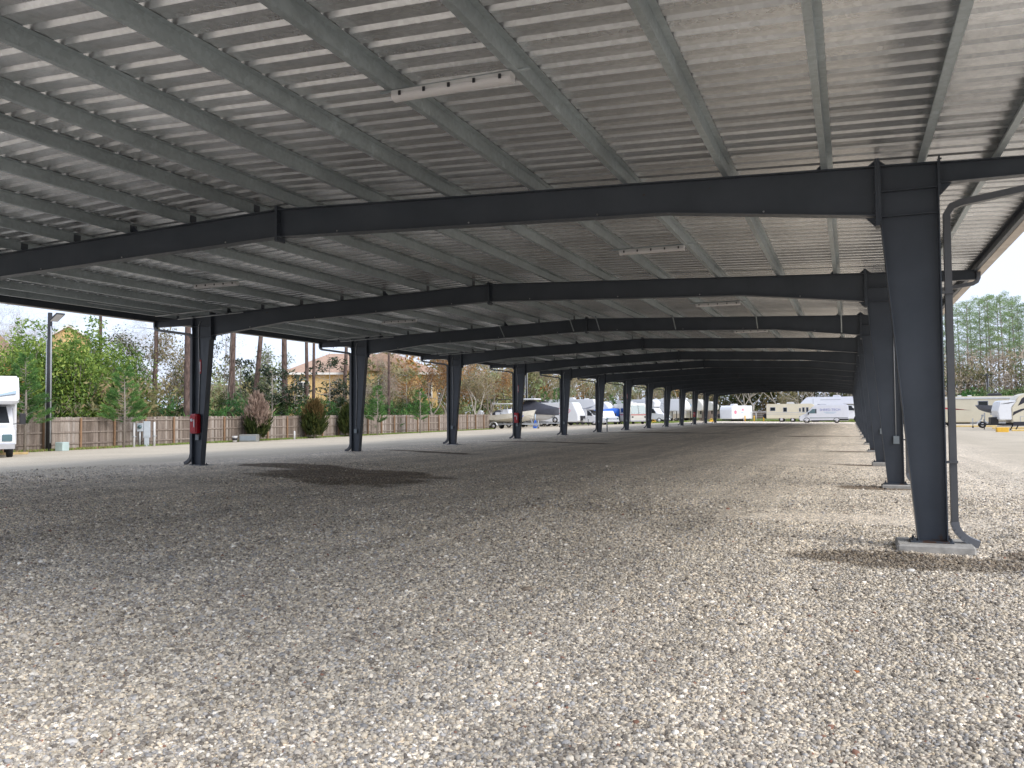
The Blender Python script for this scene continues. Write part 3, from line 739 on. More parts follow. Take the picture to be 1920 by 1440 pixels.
def leafy_tree(name, label, cat, x, y, h, w_, mat, z=0., leaf=.13, dens=1.0, skirt=.1, plume=.25, group=None, n=26, bark=BARKG):
    """dense shrubby tree: pointed plumes of leaves rising from a short stem"""
    t = thing(name, label, cat, (x, y, z), 0, group); rn = random.Random(hash((round(x*7), round(y*5))) & 9999)
    cents, rads = [], []; mb = MB()
    for k in range(n):
        a = rn.uniform(0, 6.283); rr = w_/2*math.sqrt(rn.random())*.9; top = h*(1-.45*(rr/(w_/2))**2)*rn.uniform(.82, 1)
        lx, ly = rr*math.cos(a), rr*math.sin(a)
        mb.tube([(lx*.1, ly*.1, 0), (lx*.5, ly*.5, top*.35), (lx*.95, ly*.95, top*.8)], [.05, .035, .015], 4, cap=False)
        for j in range(7):
            f = j/6; zz = h*skirt+(top-h*skirt)*f; r = (w_*plume)*(1-.75*f)*rn.uniform(.7, 1.1)
            cents.append((lx*(.55+.5*f)+rn.gauss(0, .12)*w_*.2, ly*(.55+.5*f)+rn.gauss(0, .12)*w_*.2, zz)); rads.append(max(.30, r*1.15))
    P, T = clump_points(cents, rads, 95*dens*(.13/leaf)**2, 1.0)
    ob('crown', leaves('crown', P, leaf, .42, mat, tint=T+.08, up=.2), t); mb.build('stem', bark, t)
    return t
def young_pine(label, x, y, h, w_, z=0., mat=None, bare=.15, group=None):
    mat = mat or G_PINEY
    t = thing('young_pine', label, 'tree', (x, y, z), 0, group); rn = random.Random(int(x*13+y*7)); mb = MB()
    mb.tube([(0, 0, -.1), (.03, .02, h*.5), (0, 0, h*.97)], [.05*h/4+.015, .035*h/4+.01, .006], 6)
    P, D, T = [], [], []
    nw = int(h*4.2)
    for k in range(nw):
        f = bare+(1-bare)*k/nw; zz = h*f; L = w_/2*(1-f)**.75*rn.uniform(.65, 1.1)+.10
        for j in range(rn.choice((4, 5, 6))):
            a = rn.uniform(0, 6.283); up = .35+.5*f
            e = Vector((math.cos(a)*L, math.sin(a)*L, L*up*rn.uniform(.4, 1.1)))
            mb.tube([(0, 0, zz), (e.x*.5, e.y*.5, zz+e.z*.35), (e.x, e.y, zz+e.z)], [.012, .009, .004], 3, cap=False)
            nt_ = max(2, int(L*7)); tt = rn.uniform(.2, .8)
            for q in range(nt_):
                g = .35+.65*(q+1)/nt_; c = np.array([e.x*g, e.y*g, zz+e.z*g**1.3]); m_ = 16
                dv = unit(m_)*.75+np.array([e.x/L, e.y/L, .5]); dv /= np.linalg.norm(dv, axis=1, keepdims=True)
                P.append(c+dv*.10); D.append(dv); T.append(np.full(m_, tt)+RNG.normal(0, .14, m_))
    P, D, T = np.concatenate(P), np.concatenate(D), np.concatenate(T)
    ob('crown', leaves('crown', P, .12, .085, mat, along=D, tint=T), t); mb.build('trunk', BARKG, t)
    return t
def tall_pine(label, x, y, h, rad, z=0., crown=.42, cw=3.2, group=None, lean=(0, 0), leaf=.22, cat='tree', nb=16, vine=False):
    t = thing('tall_pine', label, cat, (x, y, z), 0, group); rn = random.Random(int(x*31+y*17)); mb = MB()
    lx, ly = lean; pts = [(lx*f+rn.gauss(0, .05)*h*.02, ly*f+rn.gauss(0, .05)*h*.02, h*f) for f in np.linspace(0, 1, 9)]
    pts[0] = (0, 0, -.3)
    mb.tube(pts, [rad*(1-.72*i/8) for i in range(9)], 9)
    cents, rads = [], []
    for k in range(nb):
        f = 1-crown*(k+.5)/nb; a = k*2.4+rn.uniform(-.5, .5); L = cw*(1.05-.55*(f-(1-crown))/crown)*rn.uniform(.55, 1.05)
        b0 = Vector((lx*f, ly*f, h*f)); e = b0+Vector((math.cos(a)*L, math.sin(a)*L, L*rn.uniform(.05, .45)))
        mid = (b0+e)/2+Vector((0, 0, -.08*L)); mb.tube([b0, mid, e], [rad*.28, rad*.18, .015], 4, cap=False)
        for q in range(4):
            g = .45+.6*q/3; c = b0.lerp(e, min(1, g))+Vector((rn.gauss(0, .3), rn.gauss(0, .3), rn.gauss(.1, .15)))
            cents.append(tuple(c)); rads.append(rn.uniform(.45, .95)*cw/3.2)
    for k in range(4):           # dead stubs below the crown
        f = (1-crown)*rn.uniform(.6, .98); a = rn.uniform(0, 6.28); b0 = Vector((lx*f, ly*f, h*f))
        mb.tube([b0, b0+Vector((math.cos(a)*.8, math.sin(a)*.8, .1)), b0+Vector((math.cos(a+.4)*1.5, math.sin(a+.4)*1.5, .0))], [.03, .02, .008], 3, cap=False)
    P, T = clump_points(cents, rads, 26*(.22/leaf)**2*2.6, .6)
    ob('crown', leaves('crown', P, leaf, .13, G_PINE, tint=T, up=.3), t); mb.build('trunk', BARK if leaf < .23 else BARKG, t)
    if vine:
        vb = MB(); 
        for k in range(14):
            a = rn.uniform(0, 6.28); r1 = rad*1.15; z1 = h*rn.uniform(.15, .42)
            vb.tube([(math.cos(a)*r1*2.2, math.sin(a)*r1*2.2, 0), (math.cos(a+.6)*r1*1.3, math.sin(a+.6)*r1*1.3, z1*.5), (math.cos(a+1.4)*r1, math.sin(a+1.4)*r1, z1)], .015, 3)
        P, T = clump_points([(rn.gauss(0, rad), rn.gauss(0, rad), h*f) for f in np.linspace(.12, .42, 14)], [rad*2.0]*14, 90)
        ob('vine', leaves('vine', P, .10, .12, G_TWIG, tint=T, up=-.6), t)
        vb.build('vine_stems', BARKG, t)
    return t
def bare_tree(label, x, y, h, rad, z=0., bark=None, depth=4, group=None, seed=1, spread=.55, buds=None, n0=3):
    t = thing('bare_tree', label, 'tree', (x, y, z), 0, group); rn = random.Random(seed); mb = MB(); tips = []
    mb.tube([(0, 0, -.2), (.05, 0, h*.12), (.02, .05, h*.25)], [rad*1.2, rad, rad*.9], 7)
    for k in range(n0):
        a = 6.283*k/n0+rn.uniform(-.5, .5)
        branches((.02, .05, h*rn.uniform(.16, .25)), (math.cos(a)*.5, math.sin(a)*.5, 1), h*.42, rad*.65, depth, 5, spread, mb, tips, 5, .2, rn)
    mb.build('branches', bark or BARKG, t)
    P = np.array([tuple(p) for p in tips]); k = 5 if buds else 4
    P = np.repeat(P, k, 0)+RNG.normal(0, .25, (len(P)*k, 3))
    ob('twigs', leaves('twigs', P, .32, .018, G_TWIG, up=.3), t)
    if buds: ob('leaves', leaves('leaves', P+RNG.normal(0, .15, P.shape), .09, .5, buds), t)
    return t
def magnolia(label, x, y, h, w_, z=0., group=None, mat=None):
    mat = mat or G_MAG
    t = thing('broadleaf_tree', label, 'tree', (x, y, z), 0, group); rn = random.Random(int(x*3+y*19)); mb = MB(); cents, rads = [], []
    mb.tube([(0, 0, -.1), (0, 0, h*.9)], [.09, .02], 6)
    for k in range(30):
        f = .12+.86*rn.random(); a = rn.uniform(0, 6.283); L = w_/2*math.sin(math.pi*min(1, .18+.8*(1-f)))**.6*rn.uniform(.5, 1.1)
        e = (math.cos(a)*L, math.sin(a)*L, h*f+L*.25); mb.tube([(0, 0, h*f-.1), (e[0]*.5, e[1]*.5, h*f), e], [.03, .02, .008], 3, cap=False)
        cents.append(e); rads.append(rn.uniform(.28, .52))
    P, T = clump_points(cents, rads, 210, .85)
    ob('crown', leaves('crown', P, .13, .42, mat, tint=T, up=.25), t); mb.build('trunk', BARKG, t); return t
def cedar(label, x, y, h, w_, z, topmat, cut, base=.25):
    t = thing('cedar_bush', label, 'bush', (x, y, z), 0, 'rounded cedar bushes in front of the wooden fence'); rn = random.Random(int(x*5+y))
    ns, per = 620, 30
    f0 = RNG.random(ns)**.85; a0 = RNG.uniform(0, 6.283, ns)
    prof = np.sin(np.clip((f0*.92+.10), 0, 1)*math.pi)**.62*(1-.42*f0)*1.02
    rr0 = w_/2*prof*RNG.uniform(.45, 1.08, ns); tone0 = RNG.uniform(.1, .85, ns); ln = RNG.uniform(.18, .50, ns)
    q = np.tile(np.linspace(0, 1, per), ns); rep_ = lambda v: np.repeat(v, per)
    C0 = np.stack([np.cos(a0)*rr0*.78, np.sin(a0)*rr0*.78, base+(h-base-.25)*f0], 1); out0 = np.stack([np.cos(a0)*.55, np.sin(a0)*.55, np.full(ns, 1.0)], 1)+unit(ns)*.22
    P = np.repeat(C0, per, 0)+np.repeat(out0*ln[:, None], per, 0)*q[:, None]+unit(ns*per)*(.10*(1.1-q))[:, None]
    D = np.repeat(out0, per, 0); T = rep_(tone0)+RNG.normal(0, .12, ns*per); f = rep_(f0)+q*.05; a = rep_(a0)
    edge = cut+.12*np.sin(a*3)+RNG.normal(0, .05, ns*per); lo = f < edge
    ob('crown', leaves('crown', P[lo], .12, .16, G_CEDAR, along=D[lo], tint=T[lo]), t)
    ob('browned_top', leaves('browned_top', P[~lo], .13, .14, topmat, along=D[~lo], tint=T[~lo]), t)
    mb = MB(); mb.tube([(0, 0, -.1), (.02, 0, h*.5)], [.07, .03], 6)
    for k in range(7): aa = k*.9; mb.tube([(0, 0, .1), (math.cos(aa)*w_*.2, math.sin(aa)*w_*.2, base+.35)], [.03, .015], 4, cap=False)
    mb.build('trunk', BARKG, t); return t

# -- the bright green thicket behind the fence, left
def dir_at(px, Y):   # world x of a picture column at depth Y (used to lay out rows behind the fence)
    u = (px-960)/1595.9; return Y*math.tan(math.atan(u)-YAW)
def H(px_top, Y, X): # height of something whose top shows at that picture row
    D = -X*math.sin(YAW)+Y*math.cos(YAW); return 1.6+(779-px_top)/1595.9*D
grp = 'bright green thicket trees behind the left fence'
for px, Y, top, wd, lab in ((62, 35, 586, 5.2, 'tall bright green leafy tree behind the fence left of the lamp pole'),
                            (118, 37, 604, 4.6, 'bright green leafy tree just right of the black lamp pole'),
                            (168, 40, 588, 5.2, 'tallest bright green leafy tree right of the lamp pole, pointed top'),
                            (218, 43, 628, 5.4, 'yellow green leafy tree behind the fence, rightmost of the bright thicket'),
                            (141, 36.5, 612, 4.0, 'shorter bright green leafy tree in front of the yellow gable'),
                            (30, 37, 612, 5.0, 'green leafy tree behind the white cab-over camper')):
    X = dir_at(px, Y); leafy_tree('leafy_tree', lab, 'tree', X, Y, H(top, Y, X), wd, G_BAMBOO, 0, leaf=.105, dens=1.0, group=grp, n=46)
for px, Y, top, wd, lab in ((150, 38.5, 696, 3.5, 'low dark green leafy shrub behind the fence right of the lamp pole'),
                            (205, 40.5, 696, 3.5, 'low dark green leafy shrub behind the second young pine'),
                            (105, 35.5, 690, 3.0, 'low green shrub right behind the black lamp pole'),
                            (60, 34, 690, 3.2, 'low green shrub behind the first young pine')):
    X = dir_at(px, Y); leafy_tree('leafy_shrub', lab, 'shrub', X, Y, H(top, Y, X), wd, G_DKGREEN, 0, leaf=.11, dens=1.0, group='low shrubs under the green thicket', n=20)
X = dir_at(14, 33); leafy_tree('leafy_shrub', 'sparse yellow leaved shrub above the roof of the white cab-over camper', 'shrub', X, 33, H(665, 33, X), 2.6, G_AUT, 0, leaf=.10, dens=.25, n=14)
for px, Y, top, wd, lab in ((408, 84, 660, 9, 'pale green tree far behind, between the first column and the vine covered trunk'), (498, 88, 664, 9, 'pale green tree far behind the leaning pine trunk'), (556, 92, 676, 8, 'pale green tree far behind the close pair of trunks')):
    X = dir_at(px, Y); leafy_tree('leafy_tree', lab, 'tree', X, Y, H(top, Y, X), wd, G_PALE, 0, leaf=.24, dens=.5, group='pale green trees far behind the fence', n=18)
# young pines in front of the fence
young_pine('young pine in front of the fence beside the white cab-over camper', -36.2, 28.9, 4.6, 2.6, 0, bare=.28)
young_pine('young pine in front of the fence, left of the grey meter boxes', -36.3, 34.9, 4.3, 3.0, 0, bare=.30)
X = dir_at(707, 60); young_pine('small dark young pine behind the fence, left one of two right of the second column', X, 60, 4.0, 1.9, 0, bare=.25)
X = dir_at(787, 66); young_pine('small bright young pine behind the fence, right one of two right of the second column', X, 66, 3.9, 1.9, 0, bare=.3)
# tall pines with trunks rising out of frame
tp = 'tall pine trunks behind the wooden fence'
for i, (px, Y, rad, h, lean, vine, lab) in enumerate((
        (187, 52, .19, 19, (0, 0), False, 'tall pine trunk rising above the bright green thicket'),
        (288, 47, .20, 18, (.3, .1), False, 'tall dark pine trunk left of the nearest left column'),
        (351, 41, .24, 19, (.1, 0), False, 'thick red-brown pine trunk touching the nearest left column'),
        (431, 48, .26, 20, (.5, .2), True, 'vine covered pine trunk right of the nearest left column'),
        (470, 50, .22, 18, (1.6, .6), False, 'leaning pine trunk, second to the right of the nearest left column'),
        (535, 52, .25, 20, (-.2, 0), False, 'straight grey-brown pine trunk behind the dead-topped cedar bush'),
        (575, 54.5, .17, 19, (0, 0), False, 'slim reddish pine trunk, left one of a close pair before the yellow house'),
        (587, 56, .15, 18, (.1, .1), False, 'slim grey pine trunk, right one of a close pair before the yellow house'),
        (645, 60.5, .19, 19, (.4, .1), False, 'pine trunk just left of the second left column'),
        (729, 66, .15, 16, (0, 0), False, 'thin pine trunk in front of the arched window of the yellow house'))):
    tall_pine(lab, dir_at(px, Y), Y, h, rad, 0, .35, 3.0, tp, lean, vine=vine)
# broadleaf and bare trees along the fence
for px, Y, top, wd, lab in ((450, 52, 672, 2.4, 'dark broadleaf tree between the vine covered trunk and the leaning trunk'),
                            (510, 50, 690, 2.6, 'dark broadleaf tree left of the straight grey-brown trunk'),
                            (552, 53, 700, 2.0, 'small dark broadleaf tree at the left corner of the yellow house'),
                            (618, 58, 672, 3.6, 'wide dark broadleaf tree in front of the yellow house'),
                            (645, 60, 720, 2.8, 'low dark broadleaf tree left of the second left column'),
                            (762, 72, 695, 3.6, 'olive broadleaf tree below the arched window')):
    X = dir_at(px, Y); magnolia(lab, X, Y, H(top, Y, X), wd, 0, 'dark broadleaf trees behind the fence', G_MAG if px < 700 else G_SCRUB)
for i, (px, Y, top, rad, lab, bark, buds) in enumerate((
        (255, 50, 600, .12, 'bare grey tree between the green thicket and the pine trunks', BARKG, None),
        (312, 48, 596, .17, 'mossy bare tree with crooked limbs left of the nearest left column', BARKG, G_CEDAR),
        (330, 50, 640, .10, 'thin bare tree beside the thick red-brown trunk', BARKG, G_SCRUB),
        (497, 56, 665, .09, 'pale slender bare tree behind the dead-topped cedar', BARKP, G_PALE),
        (635, 62, 690, .08, 'pale crooked bare tree in front of the yellow wall', BARKP, None),
        (700, 66, 690, .08, 'leafless tree covering the left part of the brown roofed house', BARKG, None),
        (808, 74, 674, .12, 'bare tree with orange leaves right of the brown roofed house', BARKG, G_AUT),
        (835, 78, 664, .12, 'bare tree with autumn leaves behind the third left column', BARKG, G_AUT),
        (890, 84, 690, .12, 'pale bare tree right of the third left column', BARKP, G_SCRUB),
        (920, 92, 684, .14, 'orange leaved tree above the white centre-console boat', BARKG, G_AUT),
        (5, 48, 560, .12, 'bare tree above the white cab-over camper at the picture edge', BARKG, None),
        (45, 52, 570, .10, 'fine bare tree in front of the orange roof', BARKG, None),
        (60, 58, 575, .10, 'bare tree behind the black lamp pole', BARKG, None))):
    X = dir_at(px, Y); bare_tree(lab, X, Y, H(top, Y, X)*1.05, rad, 0, bark, 4, 'leafless trees behind the left fence', i+3, .6, buds)
# trees behind the parked trailers, left side
for i, (px, Y, top, rad, buds, lab) in enumerate((
        (870, 100, 690, .14, G_SCRUB, 'half bare tree left of the boat'), (1005, 120, 700, .15, G_SCRUB, 'olive half bare tree behind the blue-black covered boat'),
        (1035, 125, 700, .15, G_PALE, 'pale green half bare tree behind the covered boat'), (1095, 130, 700, .15, G_SCRUB, 'brown half bare tree above the oval-marked trailer'),
        (1150, 140, 690, .16, G_PALE, 'pale green half bare tree above the blue tarp'), (1200, 150, 695, .16, G_SCRUB, 'bare tree above the red striped motorhome'),
        (1235, 155, 700, .16, G_PALE, 'bare tree above the box truck'), (1275, 165, 700, .17, G_SCRUB, 'bare tree above the tall fifth wheel trailer'),
        (1330, 170, 705, .17, G_SCRUB, 'bare tree above the far end of the left trailer row'))):
    X = dir_at(px, Y); bare_tree(lab, X, Y, H(top, Y, X)*1.1, rad, 0, BARKP if i % 2 else BARKG, 4, 'half bare trees behind the left trailer row', i+40, .65, buds)
for px, Y, top, lab in ((1020, 108, 736, 'small young pine behind the covered boat'), (1044, 108, 730, 'young pine touching the fifth left column'), (1147, 128, 744, 'small dark pine between the motorhomes'), (1175, 128, 738, 'small dark pine behind the red striped motorhome')):
    X = dir_at(px, Y); young_pine(lab, X, Y, H(top, Y, X), 2.4, 0, group='small pines behind the trailer row')
# cedar bushes in front of the fence
cedar('tall cedar bush with a dead pinkish tan top, beside the grey utility box', -36.0, 45.6, 3.05, 2.3, 0, G_DRY, .42)
cedar('round cedar bush with a rust brown top', -36.0, 52.0, 2.75, 2.4, 0, G_RUST, .62)
cedar('green cedar bush half hidden by the second left column', -36.0, 56.6, 2.5, 2.2, 0, G_RUST, .97)

# undergrowth masses
def band(name, label, pts, zlo, zhi, n, size, mats, aspect=.4, clump=1.6, up=.2, depth=4.0):
    """a belt of mixed scrub along a ground polyline: one object per foliage colour belongs to one stuff object"""
    parts = []
    for mi, (mat, share, hi) in enumerate(mats):
        k = int(n*share/60); segs = np.array(pts, float); L = np.linalg.norm(np.diff(segs, axis=0), axis=1); cum = np.concatenate([[0], np.cumsum(L)])
        s_ = RNG.uniform(0, cum[-1], k); cx = np.interp(s_, cum, segs[:, 0])+RNG.normal(0, depth/2, k); cy = np.interp(s_, cum, segs[:, 1])+RNG.normal(0, depth/2, k)
        cz = zlo+(zhi*hi-zlo)*RNG.random(k)**1.15
        P = np.repeat(np.stack([cx, cy, cz], 1), 60, 0)+unit(k*60)*RNG.uniform(.1, 1, (k*60, 1))*clump
        P[:, 2] = np.maximum(P[:, 2], .02); T = np.repeat(RNG.uniform(.1, .8, k), 60)+RNG.normal(0, .13, k*60)
        me = leaves(name, P, size, aspect if mat is not G_TWIG else .05, mat, up=up if mat is not G_TWIG else 1.2, tint=T)
        parts.append(me)
    # join the colours in one mesh with several slots
    bm = bmesh.new(); bm.free()
    vs, tint, mids = [], [], []
    for i, me in enumerate(parts):
        a = np.empty(len(me.vertices)*3, np.float32); me.vertices.foreach_get('co', a); vs.append(a)
        t_ = np.empty(len(me.polygons), np.float32); me.attributes['tint'].data.foreach_get('value', t_); tint.append(t_); mids.append(np.full(len(me.polygons), i, np.int32))
    v = np.concatenate(vs); nv = len(v)//3; me = bpy.data.meshes.new(name); me.vertices.add(nv); me.loops.add(nv); me.polygons.add(nv//4)
    me.vertices.foreach_set('co', v); me.loops.foreach_set('vertex_index', np.arange(nv, dtype=np.int32)); me.polygons.foreach_set('loop_start', np.arange(0, nv, 4, dtype=np.int32))
    for mt, *_ in mats: me.materials.append(mt)
    me.polygons.foreach_set('material_index', np.concatenate(mids)); a = me.attributes.new('tint', 'FLOAT', 'FACE'); a.data.foreach_set('value', np.concatenate(tint)); me.update()
    for p_ in parts: bpy.data.meshes.remove(p_)
    return tag(ob(name, me), label, 'undergrowth', kind='stuff')
band('palmetto_undergrowth', 'bright green palmetto fronds growing along the back of the fence', [(-38.6, 40), (-38.6, 62), (-39, 76)], .6, 2.7, 15000, .26, [(G_PALM, .7, 1), (G_CEDAR, .3, 1)], .10, .7, .7, 1.2)
band('undergrowth', 'tangle of twigs and scrub behind the wooden fence', [(-41, 33), (-43, 50), (-44, 78)], .3, 3.6, 22000, .16, [(G_TWIG, .45, 1.1), (G_SCRUB, .35, 1), (G_CEDAR, .2, .7)], .4, 1.1, .3, 3)
band('thicket', 'brown and green thicket behind the boats and trailers', [(-46, 76), (-47, 110), (-46, 140), (-38, 165), (-25, 178)], .2, 9.5, 60000, .30, [(G_TWIG, .35, 1.1), (G_SCRUB, .33, 1), (G_PALE, .17, .8), (G_AUT, .06, 1.1), (G_CEDAR, .09, .5)], .4, 1.6, .4, 5)
band('far_woods', 'woods beyond the far end of the canopy', [(-34, 182), (-10, 186), (10, 186), (18, 182)], .2, 12, 60000, .36, [(G_TWIG, .33, 1), (G_SCRUB, .40, 1), (G_CEDAR, .17, .9), (G_PALE, .10, 1)], .4, 1.9, .4, 5)
band('brush', 'tan leafless brush under the tall pines on the right', [(13, 160), (30, 156), (50, 151), (75, 144)], .2, 11.0, 120000, .28, [(G_TAN, .36, 1.0), (G_TWIG, .16, 1.15), (G_SCRUB, .32, .9), (G_PALE, .16, .8)], .26, 2.0, .9, 6)
band('low_green_bushes', 'low light green bushes behind the cream trailer on the right', [(16, 150), (24, 148)], .2, 4.4, 7000, .24, [(G_PALE, .6, 1), (G_PALM, .4, 1)], .4, 1.1, .3, 2)
# tall pines on the right and beyond the far end
rp = [(1792, 165, 588, 1.6), (1803, 172, 592, 1.8), (1815, 160, 583, 2.4), (1828, 170, 590, 2.2), (1840, 164, 580, 2.4), (1853, 175, 576, 2.2), (1862, 162, 574, 1.8), (1874, 168, 572, 2.4), (1886, 160, 570, 2.6),
      (1897, 172, 578, 2.2), (1908, 165, 582, 2.4), (1918, 170, 590, 2.0), (1932, 165, 585, 2.5), (1950, 170, 590, 2.5), (1780, 168, 600, 2.2), (1760, 170, 590, 2.4)]
for i, (px, Y, top, cw) in enumerate(rp):
    X = dir_at(px, Y)
    tall_pine('tall pine in the right hand tree line, %s of its row from the left' % (ORD+['fifteenth', 'sixteenth'])[1+sorted(p[0] for p in rp).index(px)], X, Y, H(top, Y, X)+.8, .17, 0, .52, cw*1.2, 'tall pines beyond the right hand trailers', (random.uniform(-.6, .6), 0), leaf=.24, nb=27)
for i, (px, Y) in enumerate(((1395, 176), (1412, 174), (1455, 178), (1505, 176), (1545, 178), (1580, 174))):
    bare_tree(('pale white-limbed bare tree seen under the far end of the canopy, %s from the left' % ORD[i+1]), dir_at(px, Y), Y, 13, .15, 0, BARKP, 4, 'pale bare trees beyond the far end', 60+i, .5, G_SCRUB if i % 2 else None)
# grass strips
def grass(label, name, x0, x1, y0, y1, n, size=.09):
    P = np.stack([RNG.uniform(x0, x1, n), RNG.uniform(y0, y1, n), np.zeros(n)], 1); P[:, 2] = np.interp(P[:, 0], [-37, -19, 12], [0, .262, -.14])+size*.5
    P[:, 1] += 0
    me = leaves(name, P, size, .18, G_GRASS, up=1.6); tag(ob(name, me), label, 'grass', kind='stuff')
grass('patchy grass at the foot of the wooden fence', 'grass', -36.9, -36.2, 27, 86, 9000)
grass('green grass strip beyond the far end of the lot', 'grass', -22, 8, 141, 160, 26000, .22)
grass('grass growing between the parked trailers', 'grass', -40, -24, 124, 140, 9000, .16)

# ------------------------------------------------------------------ wooden fence, left
def wood_mat():
    mt, nt, b = newmat('weathered_fence_wood')
    at = N(nt, 'ShaderNodeAttribute', attribute_name='tint'); geo = N(nt, 'ShaderNodeNewGeometry')
    mp = N(nt, 'ShaderNodeMapping'); mp.inputs['Scale'].default_value = (8, 8, .9); nt.links.new(geo.outputs['Position'], mp.inputs[0])
    nz = N(nt, 'ShaderNodeTexNoise', Scale=1.6, Detail=6.0, Roughness=.65); nt.links.new(mp.outputs[0], nz.inputs[0])
    a = ramp(nt, at.outputs['Fac'], [(0, (.15, .115, .09)), (.4, (.25, .20, .165)), (.75, (.34, .285, .24)), (1, (.42, .37, .325))])
    c = mixc(nt, 1.0, a, ramp(nt, nz.outputs[0], [(.3, (.62,)*3), (.7, (1.18,)*3)]), 'MULTIPLY')
    nt.links.new(c, b.inputs['Base Color']); b.inputs['Roughness'].default_value = .9; return mt
WOOD = wood_mat(); POSTW = paint('brown_fence_post', (.25, .15, .085), .85, 0, .3, 4, .2, (3, 3, .5))
def tinted(me, fn):
    a = me.attributes.new('tint', 'FLOAT', 'FACE'); a.data.foreach_set('value', np.array([fn(i) for i in range(len(me.polygons))], np.float32)); return me
FX = -37.0
fence = thing('wooden_fence', 'weathered brown wooden privacy fence along the left edge of the lot', 'fence', (FX, 24.0, 0))
rn = random.Random(5); STEP = 2.17
for k in range(29):
    y0 = 24.0+k*STEP-24.0
    pb = MB(); tn = []
    nb_ = 15; wdt = STEP/nb_
    for i in range(nb_):
        hh = 1.66+rn.uniform(-.02, .02); ya = y0+i*wdt+.004; yb = y0+(i+1)*wdt-.004; c_ = .03
        pb.prism_yz([(ya, .05), (yb, .05), (yb, hh-c_), (yb-c_, hh), (ya+c_, hh), (ya, hh-c_)], -.02+rn.uniform(-.003, .003), 0)
        tn += [rn.random()]*8
    for zz in (.28, .86, 1.45):
        pb.box(.001, .04, y0+.05, y0+STEP-.05, zz, zz+.075); tn += [rn.uniform(.3, .7)]*6
    me = tinted(pb.mesh('fence_panel', WOOD), lambda i: tn[min(i, len(tn)-1)])
    ob('fence_panel', me, fence)
for k in range(30):
    if k == 29: p_ = MB().box(-.03, .07, k*STEP-.05, k*STEP+.05, -.1, 1.72)
    else: p_ = MB().cbox(.042, .13, k*STEP-.05, k*STEP+.05, -.1, 1.62, .008)
    p_.build('fence_post', POSTW if k < 29 else WHITEP, fence)
kb = MB(); kb.box(-36.62, -36.5, 27, 34.5, -.02, .1)
tag(kb.build('landscape_timber', POSTW), 'brown landscape timber lying on the ground at the foot of the fence', 'timber')
tag(MB().cbox(-1.1, 1.1, -.06, .06, 0, .1, .01).build('landscape_timber', paint('yellowed_timber', (.45, .33, .16), .8, 0, .2, 3), None, (-33.6, 25.6, .07), R(60)), 'short yellowish timber on the gravel beside the cab-over camper', 'timber')

# far wooden fence and rail beyond the lot
ff = thing('wooden_fence', 'dark reddish wooden fence in the distance under the far end of the canopy', 'fence', (-2, 160, .06))
for k in range(14):
    x0 = -24+k*3.0; m_ = MB()
    for i in range(15): m_.box(x0+i*.2+.005, x0+i*.2+.195, -.02, 0, .0, 1.9+rn.uniform(-.02, .02))
    tt = [rn.uniform(.0, .5) for _ in range(15)]
    ob('fence_panel', tinted(m_.mesh('fence_panel', WOOD), lambda i: tt[min(14, i//6)]), ff)
rf = thing('pipe_railing', 'pale metal pipe railing across the far end of the lot', 'railing', (0, 141.5, .06))
for x0, x1 in ((-18.5, -14), (-14, -9.5), (-9.5, -5), (-5, -.5), (-.5, 4), (4, 8.5)):
    MB().tube([(x0, 0, 1.62), (x1, 0, 1.62)], .05, 6).build('rail', WHITEP, rf)
    MB().tube([(x0, 0, -.3), (x0, 0, 1.60)], .045, 6).build('post', WHITEP, rf)
    tg = MB()
    for zz in (.4, .9, 1.25): tg.tube([(x0, .03, zz), (x1, .03, zz)], .012, 4)
    me = tg
    for zz in (.4, .9, 1.25): MB().tube([(x0, .05, zz), (x1, .05, zz)], .014, 4).build('wire', CONDUIT, rf)
YEL = paint('yellow_paint', (.72, .42, .04), .5, 0, .12, 4)
for i, (px, Y) in enumerate(((1396, 139.5), (1413, 139.8), (1431, 139.6))):
    t = thing('bollard', 'yellow bollard in front of the far pipe railing, %s from the left' % ORD[i+1], 'bollard', (dir_at(px, Y), Y, .1), 0, 'yellow bollards at the far railing')
    MB().lathe_z([(.10, -.1), (.10, .92), (.07, 1.0), (.02, 1.03)], 0, 0, 12).build('post', YEL, t)

# ------------------------------------------------------------------ houses
STUC = paint('yellow_stucco', (.66, .46, .20), .9, 0, .08, 1.5, .2)
SHING = paint('brown_pink_shingles', (.40, .27, .20), .9, 0, .16, 2.5, .4, (1, 1, 4))
SHINGO = paint('orange_shingles', (.48, .29, .18), .9, 0, .14, 2.5, .4, (1, 1, 4))
TRIMW = paint('white_trim', (.75, .74, .70), .6, 0, .04)
def window(parent, x, z, wd, ht, y, arch=False):
    f = MB().box(x-wd/2-.12, x+wd/2+.12, y-.10, y-.005, z-.12, z+ht+.12)
    if arch:
        pts = [(x+(wd/2+.12)*math.cos(a), z+ht+(wd/2+.12)*.6*math.sin(a)) for a in np.linspace(0, math.pi, 13)]
        f.prism_xz(pts, y-.10, y-.005)
    fo = f.build('window', TRIMW, parent)
    g = MB(); n_ = 3 if wd > 1.5 else 2
    pw = wd/n_
    for i in range(n_):
        g.box(x-wd/2+i*pw+.04, x-wd/2+(i+1)*pw-.04, y-.12, y-.102, z, z+ht)
    g.build('pane', GLASSD, fo)
    if arch:
        MB().prism_xz([(x+(wd/2-.04)*math.cos(a), z+ht+.05+(wd/2-.04)*.6*math.sin(a)) for a in np.linspace(0, math.pi, 13)], y-.12, y-.102).build('arched_pane', GLASSD, fo)
